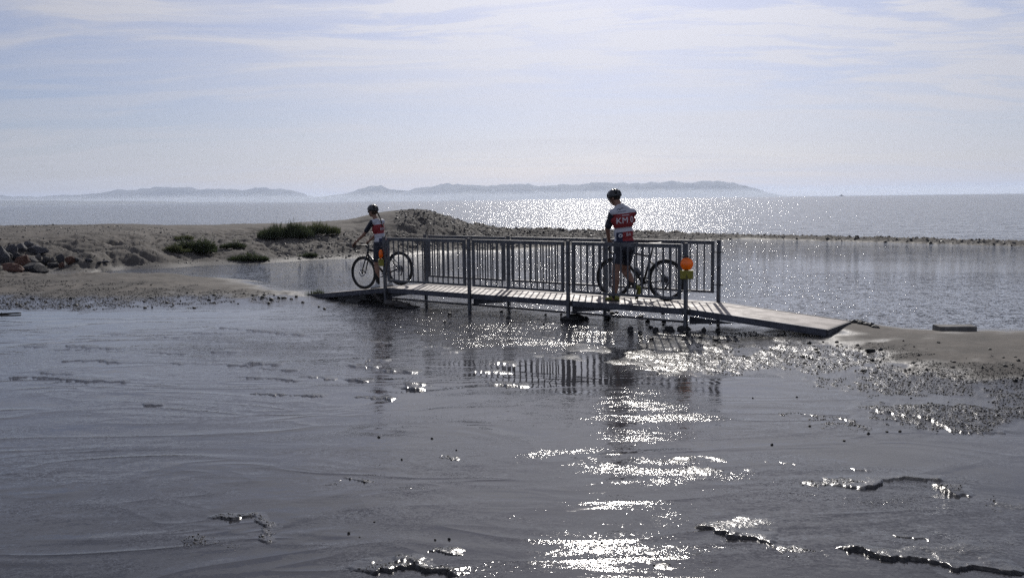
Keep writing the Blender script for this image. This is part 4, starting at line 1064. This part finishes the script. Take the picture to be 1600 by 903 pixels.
face_bits(man, hc, HM, True)
Ux = TM @ Vector((1, 0, 0)); Dv = TM @ Vector((0, 1, 0)); Uz = Vector((0, 0, 1)); Uz2 = Vector((0, 0, 1)); Uxs = (Ux + Vector((0, 0, .10))).normalized()
O_ = lambda x, z: Vector((x, 0, z)) - Dv * .3
decal_text('KM 0', .138, O_(.020, 1.598), Uxs, Uz, Dv, jer, 'lettering', M_print, man)
decal_text('BA', .075, O_(.195, 1.395), Uxs, Uz, Dv, jer, 'lettering', M_print, man)
decal_poly([[(0.018 * k, 0), (0.018 * k + .012, 0), (0.018 * k + .012, .012), (0.018 * k, .012)] for k in range(7)], O_(.125, 1.728), Uxs, Uz, Dv, jer, 'small_print', M_print, man)
decal_poly([[(0.016 * k, 0), (0.016 * k + .011, 0), (0.016 * k + .011, .013), (0.016 * k, .013)] for k in range(9)], O_(.06, 1.788), Uxs, Uz, Dv, jer, 'small_print', M_navyp, man)
decal_poly([[(0, 0), (.03, .026), (.036, .02), (.012, -.004)], [(.04, .026), (.052, .03), (.062, 0), (.052, 0)], [(.058, .0), (.085, .03), (.092, .024), (.068, -.004)], [(.09, .028), (.125, .032), (.122, .022), (.092, .02)]], O_(.035, 1.82), Uxs, Uz, Dv, jer, 'logo', M_navyp, man)
decal_poly([circ(0, 0, .032)], O_(.100, 1.405), Ux, Uz, Dv, jer, 'round_badge', M_print, man)
decal_poly([circ(0, 0, .014)], O_(.100, 1.405) - Dv * .0, Ux, Uz, Dv, jer, 'badge_mark', M_navyp, man).location = tuple(-Dv * .002)
decal_poly([[(-.008, .025 * k), (.008, .025 * k), (.008, .025 * k + .017), (-.008, .025 * k + .017)] for k in range(5)], Vector((-.01, -.3, .98)), (1, 0, 0), (.1, 0, 1), (0, 1, 0), shr, 'side_print', M_print, man)

# ---- the woman straddling her bicycle at the left end
rx, ry = -2.66, 18.40; azw = math.atan2(rx, ry)
woman = thing('person', 'woman with a long braid standing over her bicycle at the left bridge end', 'person', Matrix.Translation((rx, ry, 0)) @ Matrix.Rotation(-azw, 4, 'Z'))
toL = woman.matrix_world.inverted(); bmw = bikeW.matrix_world
def BW(u, v, z): return toL @ (bmw @ Vector((u, v, z)))
hoodL = BW(.965, .204, .945); hoodR = BW(.965, -.204, .945)
gz = lambda p: rampz(*(woman.matrix_world @ Vector((p[0], p[1], 0))).xy)
fL = BW(.52, .17, 0); fL.z = gz(fL) + .006; fR = BW(.46, -.17, 0); fR.z = gz(fR) + .006
yt = R(48); TM = Mz(yt); fwdv = TM @ Vector((0, 1, 0)); lf = TM @ Vector((-1, 0, 0))
pel = BW(.55, 0, 0); pel.z = fL.z + .865
chest = pel + fwdv * .045 + Vector((-.005, 0, .345)); shc = pel + fwdv * .07 + Vector((-.005, 0, .48))
sh = lambda s_: shc - lf * (s_ * .150)
torso = [('e', chest, (.145, .098, .15), TM), ('c', sh(-1), sh(1), .050, .050), ('e', pel + fwdv * .02 + Vector((0, 0, .20)), (.115, .085, .14), TM), ('e', pel + Vector((0, 0, .08)), (.145, .105, .10), TM), ('e', shc + Vector((0, 0, -.03)), (.105, .075, .09), TM)]
hips = [('e', pel + Vector((0, 0, .03)), (.158, .118, .115), TM), ('e', pel - fwdv * .03 + lf * .06 + Vector((0, 0, -.02)), (.08, .085, .085), TM), ('e', pel - fwdv * .03 - lf * .06 + Vector((0, 0, -.02)), (.08, .085, .085), TM)]
aL = fL + Vector((.02, -.0, .095)); aR = fR + Vector((.01, 0, .095)); hL = pel + lf * .085 + Vector((0, 0, -.03)); hR = pel - lf * .085 + Vector((0, 0, -.03))
kL = hL.lerp(aL, .50) + fwdv * .03 + lf * .02; kR = hR.lerp(aR, .50) + fwdv * .03 - lf * .02
eL = sh(-1).lerp(hoodL, .50) + Vector((.0, -.01, -.035)); wL = hoodL + (eL - hoodL).normalized() * .085 + Vector((0, 0, .02))
eR = sh(1).lerp(hoodR, .50) + Vector((.02, 0, -.035)); wR = hoodR + (eR - hoodR).normalized() * .085 + Vector((0, 0, .02))
arms = [('c', sh(-1), eL, .040, .034), ('c', eL, wL, .034, .023), ('c', sh(1), eR, .040, .034), ('c', eR, wR, .034, .023)]
hc = shc + Vector((-.068, 0, .215)) + fwdv * .02; HM = orient((-.80, .55, -.10))
neck = [('c', shc + Vector((0, 0, .01)), hc + Vector((.01, 0, -.06)), .050, .045)]
tdir = (BW(1, 0, 0) - BW(0, 0, 0)).normalized()
hw = hand(hoodL + Vector((0, 0, .028)), (hoodL - wL), -lf, (0, 0, -1)) + hand(hoodR + Vector((0, 0, .028)), (hoodR - wR), lf, (0, 0, -1)) + [('c', wL, hoodL + Vector((0, 0, .03)), .022, .022), ('c', wR, hoodR + Vector((0, 0, .03)), .022, .022)]
fuse('body', torso + hips + leg(hL, kL, aL, .88) + leg(hR, kR, aR, .88) + arms + neck + head(hc, HM, True) + [('c', aL, fL + Vector((0, 0, .05)), .032, .036), ('c', aR, fR + Vector((0, 0, .05)), .032, .036)] + hw, .0075, M_skin, woman, 3)
bx_ = pel.x; zc_ = shc.z
MJ2 = jersey_mat('jersey_cloth_small', zc_ - .235, zc_ - .045, zc_ - .33, pel.z + .05, bx_ - .03, bx_ + .045, bx_ + .16)
jer = fuse('jersey', torso, .009, MJ2, woman, 3, grow=.009)
fuse('sleeve', [('c', sh(-1) + lf * .008, sh(-1).lerp(eL, .66), .044, .040)], .008, M_shorts, woman, 2, grow=.010)
fuse('sleeve', [('c', sh(1) - lf * .008, sh(1).lerp(eR, .66), .044, .040)], .008, M_shorts, woman, 2, grow=.010)
col_ = MB(); col_.torus(shc + Vector((-.005, 0, .055)), (-.1, .1, 1), .050, .011, 24, 8); col_.build('collar', M_print, woman)
fuse('shorts', hips + [('c', hL, hL.lerp(kL, .70), .080, .066), ('c', hR, hR.lerp(kR, .70), .080, .066)], .009, M_shorts, woman, 3, grow=.009)
for k, a in ((kL, aL), (kR, aR)): fuse('sock', [('c', k.lerp(a, .45), k.lerp(a, .6), .046, .044), ('c', k.lerp(a, .6), a, .044, .032)], .008, M_sock, woman, 2, grow=.005)
for f in (fL, fR): shoe('shoe', f + Vector((0, 0, .09)), f - tdir * .07, f + tdir * .175, (tdir.cross(lf) if tdir.cross(lf).z > 0 else -tdir.cross(lf)), M_shoeW, woman)
helmet(hc + HM @ Vector((0, -.012, .045)), HM @ Matrix.Scale(.95, 3), woman)
strap(woman, hc + Vector((0, 0, .03)), HM, hc + HM @ Vector((0, .04, -.10)))
hr = MB(); hr.ball(hc + HM @ Vector((0, -.032, .010)), (.078, .084, .085), 18, 12, HM); hr.build('hair', M_hairw, woman)
br = MB(); p0 = hc + HM @ Vector((.02, -.10, -.03)); back = -fwdv
pts, rs = [], []
for k in range(19):
    f = k / 18; p = p0.lerp(shc + back * .105 + Vector((.035, -.02, -.10)), f) + back * (.012 * math.sin(math.pi * f)); pts.append(p); rs.append((.016 - .006 * f) * (1 + .18 * math.sin(k * 2.1)))
br.tube(pts, rs, 8); br.build('braid', M_hairw, woman)
face_bits(woman, hc, HM, True, .94)
V3 = Vector((0, 0, 1)); Ux = TM @ Vector((1, 0, 0)); Dv = fwdv
decal_text('KM 0', .085, shc - Dv * .4 + Vector((0, 0, -.17)) - lf * -.0 + Ux * -.055, Ux, V3, Dv, jer, 'lettering', M_print, woman)
decal_poly([circ(0, 0, .026)], pel - Dv * .4 + Vector((0, 0, .14)) + Ux * .0, Ux, V3, Dv, jer, 'round_badge', M_print, woman)

# ------------------------------------------------------------------ loose things on the ground
_KS = 3.5 * 1.0075 ** np.arange(420)
def ground_hit(px, py):
    X, Y, Z = ray(px, py); n = math.sqrt(X * X + Y * Y); xs, ys = _KS * X / n, _KS * Y / n; zs = EYE + _KS * Z / n
    h, _, _ = relief(xs, ys); b = np.where(zs < np.maximum(h, -.05))[0]
    k = b[0] if len(b) else len(_KS) - 1
    return Vector((xs[k], ys[k], h[k])), _KS[k]
def rock_mesh(name, seed, mats, sub=2, rough=.22, cuts=7):
    r_ = random.Random(seed); bm = bmesh.new(); bmesh.ops.create_icosphere(bm, subdivisions=sub, radius=1.0)
    planes = []
    for _ in range(cuts):
        n = Vector((r_.uniform(-1, 1), r_.uniform(-1, 1), r_.uniform(-.6, 1))).normalized(); planes.append((n, r_.uniform(.55, .85)))
    for v in bm.verts:
        for n, d in planes:
            e = v.co.dot(n) - d
            if e > 0: v.co -= n * e
        v.co *= 1 + r_.uniform(-rough, rough) * .35
    me = bpy.data.meshes.new(name); bm.to_mesh(me); bm.free(); me.materials.append(mats); return me
def rock(label, px, py, wpx, hpx, m=M_rock, seed=0, name='rock', cat='rock', tilt=0, depth=.9, sub=2, group=None, sink=.18, pos=None):
    p, d = ground_hit(px, py) if pos is None else pos
    k = d / F; w_, h_ = wpx * k, hpx * k
    o = bpy.data.objects.new(name, rock_mesh(name, seed, m, sub)); col.objects.link(o)
    o.scale = (w_ * .58, w_ * .5 * depth, h_ * .62); o.rotation_euler = (0, R(tilt), R((seed * 37) % 40 - 20))
    o.location = p + Vector((0, w_ * .2, h_ * (.5 - sink)))
    return tag(o, label, cat, group)
RK = [
 ('dark blue-grey boulder standing highest at the left end of the rock heap', 16, 398, 15, 15, M_rock, 1, 0),
 ('dark angular block with a pale edge, alone above the rock heap', 45, 387, 15, 9, M_rock, 2, 12),
 ('rounded dark boulder under the lone angular block', 32, 398, 15, 12, M_rock, 3, 0),
 ('long dark flat slab along the top of the rock heap', 54, 398, 30, 12, M_rock, 4, 0),
 ('large dark boulder cut by the left edge of the photo', 2, 414, 20, 24, M_rock, 5, 0),
 ('tall reddish-brown tilted slab in the rock heap', 35, 419, 21, 22, M_red, 6, 25),
 ('low reddish boulder at the foot of the rock heap, leftmost', 15, 424, 30, 12, M_red, 7, 8),
 ('very dark wedge-shaped boulder at the foot of the heap right of the reddish slab', 50, 425, 34, 14, M_drkrock, 8, 14),
 ('smooth rounded mid-grey boulder right of the reddish slab', 49, 414, 15, 13, M_rock2, 9, 0),
 ('small grey upright stone right of the smooth rounded boulder', 60, 411, 9, 11, M_rock2, 10, 5),
 ('pale flat-topped slab in the middle of the rock heap', 71, 408, 11, 8, M_rock2, 11, 6),
 ('egg-shaped grey boulder between the pale slab and the dark cracked boulder', 81, 413, 9, 13, M_rock2, 12, 0),
 ('dark cracked boulder near the right end of the rock heap', 93, 412, 14, 14, M_rock, 13, 0),
 ('tan leaning stone in front of the dark cracked boulder', 95, 419, 8, 9, M_red, 14, 10),
 ('jagged reddish-grey rock at the right end of the heap', 110, 412, 15, 11, M_red, 15, 18),
 ('small dark stone touching the jagged rock at the right end', 119, 408, 6, 5, M_rock, 16, 0),
 ('tiny pale stone low in the rock heap under the smooth rounded boulder', 56, 419, 6, 5, M_rock2, 17, 0),
 ('small dark stone on the sand right of the rock heap below the thin stick', 135, 408, 5, 4, M_rock, 18, 0),
 ('dark lump on the sand slope right of the rock heap', 138, 417, 10, 5, M_rock, 19, 0),
 ('flat dark stone on the sand slope at the foot of the eroded bank', 163, 411, 12, 4, M_rock, 20, 0),
 ('dark rock half sunk in the bank edge above the flat dark stone', 155, 414, 7, 4, M_drkrock, 21, 0),
]
for lb, px, py, w_, h_, m, sd, tl in RK: rock(lb, px, py, w_, h_, m, sd, tilt=tl)
# a few more blocks filling the heap behind
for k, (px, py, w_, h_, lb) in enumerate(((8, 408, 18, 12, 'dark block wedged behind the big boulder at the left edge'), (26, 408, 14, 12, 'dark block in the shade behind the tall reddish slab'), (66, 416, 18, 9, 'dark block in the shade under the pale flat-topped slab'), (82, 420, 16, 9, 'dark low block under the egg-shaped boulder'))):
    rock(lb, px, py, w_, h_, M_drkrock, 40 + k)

def BPt(t_, wd, z=0.0): x, y = BP(t_, wd); return Vector((x, y, z))
def at(t_, wd, z, dist=None): v = BPt(t_, wd, z); return (v, v.length)
rock('flat dark wet boulder under the third bridge post from the left', 893, 494, 40, 11, M_wetrock, 31, pos=at(2 * SPAN + .05, -.02, -.02))
rock('small dark stone left of the boulder under the bridge post', 862, 497, 7, 5, M_wetrock, 32)
rock('heap-shaped dark stone round the foot of the bridge post with the round light', 1070, 515, 22, 10, M_wetrock, 33, pos=at(3 * SPAN, -.06, -.015))
rock('low dark wet rock between the log and the left ramp', 570, 476, 40, 8, M_wetrock, 34, pos=at(-.75, -.1, -.02))
rock('dark wet rock under the bridge right of the leftmost post', 640, 484, 40, 6, M_wetrock, 35, pos=at(.75, -.25, -.02))
# concrete block below the left ramp and the slab on the right shore
blk = MB(); blk.box(-1.45, -.62, .0, .75, -.05, .165); bo = blk.build('concrete_block', M_conc_d); bo.matrix_world = MBR; tag(bo, 'dark wet concrete block propping up the left ramp', 'concrete block')
pc, dd = ground_hit(1512, 520); sb_ = MB(); wb = 52 * dd / F; sb_.box(-wb / 2, wb / 2, -.10, .16, -.08, .045, c=.012); sbo = sb_.build('concrete_slab', M_conc); sbo.location = (pc.x, pc.y + .35, pc.z + .0); sbo.rotation_euler = (0, 0, R(-3)); tag(sbo, 'flat grey concrete slab lying at the lagoon edge near the right side of the photo', 'concrete slab')
# driftwood log and stub
def driftwood(label, p0, p1, r0, r1, name='driftwood_log', m=M_wood, seed=0, knots=True):
    r_ = random.Random(seed); p0, p1 = Vector(p0), Vector(p1); mb = MB(); n = 9; pts, rs = [], []
    for k in range(n): f = k / (n - 1); j = Vector((r_.uniform(-1, 1), r_.uniform(-1, 1), r_.uniform(-1, 1))) * r0 * .18; pts.append(p0.lerp(p1, f) + j); rs.append((r0 + (r1 - r0) * f) * r_.uniform(.85, 1.15))
    mb.tube(pts, rs, 9)
    if knots: 
        q = p0.lerp(p1, .4); mb.tube([q, q + Vector((.03, -.02, r0 * 1.6))], [r0 * .4, r0 * .2], 6)
    return tag(mb.build(name, m), label, 'driftwood')
a, b = BPt(.12, -.14, .03), BPt(.78, -.20, .035); driftwood('thick dark wet log lying in the water at the leftmost bridge post', a, b, .085, .07, seed=1)
a, b = BPt(-.05, -.10, .02), BPt(-.20, -.16, .21); driftwood('short dark stub of wood leaning up out of the mud beside the leftmost post', a, b, .045, .035, name='driftwood_stub', seed=2, knots=False)
p_, d_ = ground_hit(10, 493); driftwood('dark twig lying in the shallow water at the left edge of the photo', p_ + Vector((-.35, 0, .02)), p_ + Vector((.22, .10, .03)), .022, .012, name='driftwood_twig', seed=3)
p_, d_ = ground_hit(127, 401); driftwood('thin pale stick on the slope right of the rock heap', p_ + Vector((-.17, .12, .12)), p_ + Vector((.17, -.12, .0)), .012, .010, name='driftwood_stick', m=M_conc, seed=4, knots=False)

# single dark stones one can count
stone_me = [rock_mesh('stone', 100 + k, M_wetrock, 1, .3, 5) for k in range(6)]
def nth(n): return str(n) + ('th' if 10 < n % 100 < 14 else {1: 'st', 2: 'nd', 3: 'rd'}.get(n % 10, 'th'))
def stones(label, group, pts, s0, s1, seed, order=None):
    r_ = random.Random(seed)
    if order: pts = sorted(pts)
    for k, (px, py) in enumerate(pts):
        p, d = ground_hit(px, py); s = r_.uniform(s0, s1) * d / F
        o = bpy.data.objects.new('stone', r_.choice(stone_me)); col.objects.link(o); o.location = (p.x, p.y, max(p.z, 0) + s * .12)
        o.scale = (s * r_.uniform(.5, .75), s * r_.uniform(.4, .6), s * r_.uniform(.28, .5)); o.rotation_euler = (0, 0, r_.uniform(0, 6)); tag(o, label + (', %s %s' % (nth(k + 1), order) if order else ''), 'stone', group)
r_ = random.Random(5)
def scat(n, x0, x1, y0, y1, keep=None):
    out = []
    while len(out) < n:
        x, y = r_.uniform(x0, x1), r_.uniform(y0, y1)
        if keep is None or keep(x, y): out.append((x, y))
    return out
stones('small dark stone scattered on the sand bank right of the bridge', 'dark stones on the right sand bank', scat(70, 1110, 1598, 524, 600, lambda x, y: y < 560 + (x - 1100) * .09 and y > 524 + max(0, x - 1300) * .07), 2.5, 7, 11)
rock('largest of the dark stones on the right sand bank, below the end of the ramp', 1361, 551, 16, 7, M_wetrock, 61, sub=1)
stones('dark wet stone in the shallows in front of the bridge post with the round light', 'wet stones around the right bridge post', scat(34, 985, 1125, 506, 534), 4, 11, 12)
stones('dark wet stone in the shallow water under the bridge', 'wet stones under the bridge', scat(16, 690, 1040, 488, 512), 4, 10, 16, 'from the left')
stones('small dark stone in the row beside the left ramp', 'dark stones in a row beside the left ramp', [(410, 467), (424, 469), (436, 468), (446, 466), (455, 468), (463, 465), (473, 474), (498, 480), (507, 484), (420, 475)], 4, 8, 13, 'from the left')
stones('small dark pebble on the gravelly edge of the left sand strip', 'pebbles on the left sand strip', scat(45, 0, 470, 458, 484, lambda x, y: y < 486 - x * .005), 2.5, 6, 14)
stones('lone dark pebble sitting on the smooth wet flat', 'lone pebbles on the wet flat', [(628, 723), (675, 686), (713, 705), (545, 836), (562, 844), (585, 819), (592, 686), (1386, 675), (1357, 681), (1406, 674), (1245, 622), (1319, 693), (1176, 625), (1022, 885), (940, 852), (680, 847), (702, 845), (1265, 670), (1206, 698)], 3, 6, 15, 'from the left')
stones('dark crumbled stone along the lagoon side of the ramp end', 'stones at the end of the right ramp', [(1322, 504), (1334, 505), (1345, 507), (1354, 508), (1362, 511), (1340, 504), (1368, 513), (1350, 505)], 7, 13, 17)

# gravel nobody could count
def gravel(name, cand, s0, s1, m, thr, seed, sink=.1, zmin=-.02, need=True):
    """cand: world points; kept where the ground is gravelly"""
    rs = np.random.RandomState(seed); x, y = cand; h, wt, g = relief(x, y)
    ok = (h > zmin)
    if need: ok &= (g > thr) & (rs.rand(len(x)) < g)
    x, y, h = x[ok], y[ok], h[ok]; n = len(x)
    ico = bmesh.new(); bmesh.ops.create_icosphere(ico, subdivisions=1, radius=1.0); iv = np.array([v.co[:] for v in ico.verts]); it = np.array([[v.index for v in f.verts] for f in ico.faces]); ico.free()
    # coarse icosahedron: 12 verts, 20 faces
    gr = (1 + 5 ** .5) / 2; iv = np.array([(-1, gr, 0), (1, gr, 0), (-1, -gr, 0), (1, -gr, 0), (0, -1, gr), (0, 1, gr), (0, -1, -gr), (0, 1, -gr), (gr, 0, -1), (gr, 0, 1), (-gr, 0, -1), (-gr, 0, 1)]) / 1.9
    it = np.array([(0, 11, 5), (0, 5, 1), (0, 1, 7), (0, 7, 10), (0, 10, 11), (1, 5, 9), (5, 11, 4), (11, 10, 2), (10, 7, 6), (7, 1, 8), (3, 9, 4), (3, 4, 2), (3, 2, 6), (3, 6, 8), (3, 8, 9), (4, 9, 5), (2, 4, 11), (6, 2, 10), (8, 6, 7), (9, 8, 1)])
    d = np.hypot(x, y); s = rs.uniform(s0, s1, n) * d / F * (0.6 + rs.rand(n) ** 3)
    a = rs.rand(n) * 6.28; ca, sa = np.cos(a)[:, None], np.sin(a)[:, None]
    V = iv[None] * (1 + rs.uniform(-.28, .28, (n, 12, 1))); sx, sy, sz = [rs.uniform(lo, hi, n)[:, None] * s[:, None] for lo, hi in ((.45, .7), (.4, .6), (.25, .45))]
    X = V[..., 0] * sx; Y = V[..., 1] * sy; Zz = V[..., 2] * sz
    Vw = np.stack([x[:, None] + X * ca - Y * sa, y[:, None] + X * sa + Y * ca, h[:, None] + Zz + s[:, None] * sink], -1).reshape(-1, 3)
    T = (it[None] + (np.arange(n) * 12)[:, None, None]).reshape(-1, 3)
    return tag(grid_mesh(name, Vw, T, m, smooth=False), kind='stuff')
def cand(n, x0, x1, y0, y1, seed):
    rs = np.random.RandomState(seed); px = rs.uniform(x0, x1, n); py = rs.uniform(y0, y1, n); a = px - 800; b = py - 451.5
    x = a * cr - b * sr; y = a * sr + b * cr; u = -y / F; X = x / F; Y = cp + u * sp_; Z = u * cp - sp_; k = -EYE / Z
    return X * k, Y * k
gravel('gravel', cand(52000, 930, 1700, 520, 700, 1), .8, 2.1, M_wetrock, .25, 1)
gravel('gravel', cand(14000, -60, 560, 452, 486, 2), .8, 1.7, M_wetrock, .25, 2)
gravel('gravel', cand(40000, 280, 1700, 700, 903, 3), .9, 2.4, M_wetrock, .3, 3)
M_spit = mat('spit_gravel', (.075, .071, .067), .6, vary=.5, vscale=3, second=(.125, .118, .11))
gravel('gravel', cand(16000, 420, 1700, 366, 408, 4), 1.5, 3.6, M_spit, .3, 4, zmin=0.02)
# rubble on the mound, given by distance and bearing
rs_ = np.random.RandomState(9); bb_ = rs_.uniform(580, 960, 9000); dd_ = rs_.uniform(34, 49, 9000)
gravel('rubble', ((bb_ - 800) / F * dd_, dd_), 1.2, 2.8, M_spit, .3, 5, zmin=.05)
bb_ = rs_.uniform(-20, 600, 2600); dd_ = rs_.uniform(25, 37, 2600)
gravel('rubble', ((bb_ - 800) / F * dd_, dd_), 1.0, 2.4, M_spit, .0, 6, zmin=.03, need=False)

# ------------------------------------------------------------------ plants
def leafmat(name, c1, c2):
    m = bpy.data.materials.new(name); m.use_nodes = True; t = NT(m.node_tree); b = t.n['Principled BSDF']; oc = t.new('ShaderNodeTexCoord').outputs['Object']
    t.l.new(t.mix(t.mapr(t.noise(oc, 6, 3, .6), .35, .65), c1, c2), b.inputs['Base Color']); b.inputs['Roughness'].default_value = .6
    tr = t.new('ShaderNodeBsdfTranslucent', {'Color': (*[x * 1.6 for x in c1], 1)}); mx = t.new('ShaderNodeMixShader', {0: .25, 1: b.outputs[0], 2: tr.outputs[0]}); t.l.new(mx.outputs[0], t.n['Material Output'].inputs[0]); return m
M_leaf = leafmat('grey_green_leaves', (.062, .078, .040), (.030, .038, .020)); M_leaf2 = leafmat('dune_grass', (.085, .095, .045), (.045, .055, .028)); M_stem = mat('plant_stem', (.05, .04, .025), .8)
def plant(name, label, cat, px, py, wpx, hpx, n, m, seed, lobes=5, blade=(.012, .16), upright=.5):
    p, d = ground_hit(px, py); k = d / F; w_, h_ = wpx * k, hpx * k; r_ = random.Random(seed)
    o = thing(name, label, cat, Matrix.Translation(p + Vector((0, w_ * .25, -.02))))
    cl = []
    for _ in range(lobes * 4):
        a_, b_ = r_.uniform(-1, 1), r_.uniform(-1, 1); bell = max(1 - abs(a_) ** 2.2, .08) ** .6 * max(1 - b_ * b_, .2) ** .5
        cl.append((a_ * .5 * w_, b_ * .26 * w_, bell * r_.uniform(.45, 1.05)))
    mb = MB(); st = MB()
    for i in range(n):
        cx_, cy_, s = r_.choice(cl); a = r_.uniform(0, 6.283); rr = (r_.random() ** .5) * min(w_ * .5 / lobes ** .5, h_ * .7)
        hh = h_ * s * (1 - (rr / min(w_ * .5 / lobes ** .5, h_ * .7)) ** 2 * .6) * r_.random() ** .45
        q = Vector((cx_ + rr * math.cos(a), (cy_ + rr * math.sin(a)) * .8, hh * r_.uniform(.55, 1)))
        dr = Vector((math.cos(a) * (1 - upright), math.sin(a) * (1 - upright), r_.uniform(.2, 1.2) * upright + .15)).normalized(); L = blade[1] * r_.uniform(.5, 1.2); sd = dr.cross(Vector((r_.uniform(-1, 1), r_.uniform(-1, 1), .2))).normalized() * blade[0]
        mb.add([q - sd, q + sd, q + dr * L * .6 + sd * .7, q + dr * L, q + dr * L * .6 - sd * .7], [(0, 1, 2, 3, 4)])
    for i in range(26):
        cx_, cy_, s = r_.choice(cl); a = r_.uniform(0, 6.283); q = Vector((cx_ * .8, cy_ * .8, 0)); e = q + Vector((math.cos(a) * w_ * .14, math.sin(a) * w_ * .12, h_ * s * r_.uniform(.5, .9)))
        st.tube([q, q.lerp(e, .5) + Vector((0, 0, h_ * .06)), e], [.012, .008, .004], 5)
    mb.build('foliage', m, o); tag(st.build('stems', M_stem, o), kind='stuff'); return o
plant('shrub', 'round dark green shrub on the bank slope, largest of the single shrubs', 'shrub', 302, 397, 56, 36, 5200, M_leaf, 1, 7, (.014, .12))
plant('shrub', 'pale small tuft touching the left side of the round dark shrub', 'shrub', 270, 399, 28, 17, 1200, M_leaf2, 2, 3, (.010, .13), .7)
plant('shrub', 'sparse low shrub on the bank edge above the round dark shrub', 'shrub', 286, 375, 24, 9, 600, M_leaf2, 3, 3, (.012, .12))
plant('shrub', 'small shrub in a bank hollow between the round shrub and the grass patch', 'shrub', 361, 388, 26, 17, 1300, M_leaf, 4, 3, (.012, .12))
plant('shrub', 'low dark shrub at the water edge right of the round shrub', 'shrub', 384, 409, 40, 22, 2200, M_leaf, 5, 4, (.012, .12))
plant('shrub', 'faint low green plant at the lagoon edge below the long grass patch', 'shrub', 478, 402, 30, 9, 600, M_leaf, 6, 3, (.012, .1))
plant('grass_clump', 'long wide patch of green dune grass on the bank left of the woman', 'dune grass', 447, 374, 72, 27, 4600, M_leaf, 7, 7, (.010, .26), .9)
plant('grass_clump', 'right-hand end of the green dune grass, paler and lower, nearest the woman', 'dune grass', 494, 370, 50, 21, 2600, M_leaf2, 8, 5, (.010, .24), .9)
plant('sprig', 'small upright sprig growing in the sand at the tip of the left ramp', 'plant', 492, 462, 24, 13, 130, M_leaf, 9, 3, (.006, .10), .95)

# ------------------------------------------------------------------ boat near the horizon
bx, by, bz = ray(1315, 305.3); kb = 3500 / by
boat = thing('boat', 'tiny grey boat on the horizon to the right of the mountains', 'boat', Matrix.Translation((bx * kb, 3500, 0)))
mb = MB(); vs = []
for (x, hw, zt, zb) in ((-7, 1.4, 2.2, -.4), (-3, 2.1, 2.0, -.5), (3, 2.0, 2.2, -.5), (6, 1.1, 2.8, -.3), (7.6, .1, 3.3, .2)): vs += [(x, -hw, zt), (x, hw, zt), (x, hw * .6, zb), (x, -hw * .6, zb)]
fs = []
for i in range(4):
    for k in range(4): fs.append((i * 4 + k, i * 4 + (k + 1) % 4, (i + 1) * 4 + (k + 1) % 4, (i + 1) * 4 + k))
fs += [(0, 3, 2, 1), (16, 17, 18, 19)]; mb.add(vs, fs)
mb.build('hull', M_dark, boat); mb = MB(); mb.box(-3.2, 2.2, -1.3, 1.3, 2.0, 4.3); mb.box(-2.6, 1.2, -1.1, 1.1, 4.3, 5.2); mb.build('cabin', M_rock2, boat); mb = MB(); mb.tube([(-1, 0, 5.2), (-1, 0, 7.4)], .09, 6); mb.build('mast', M_dark, boat)
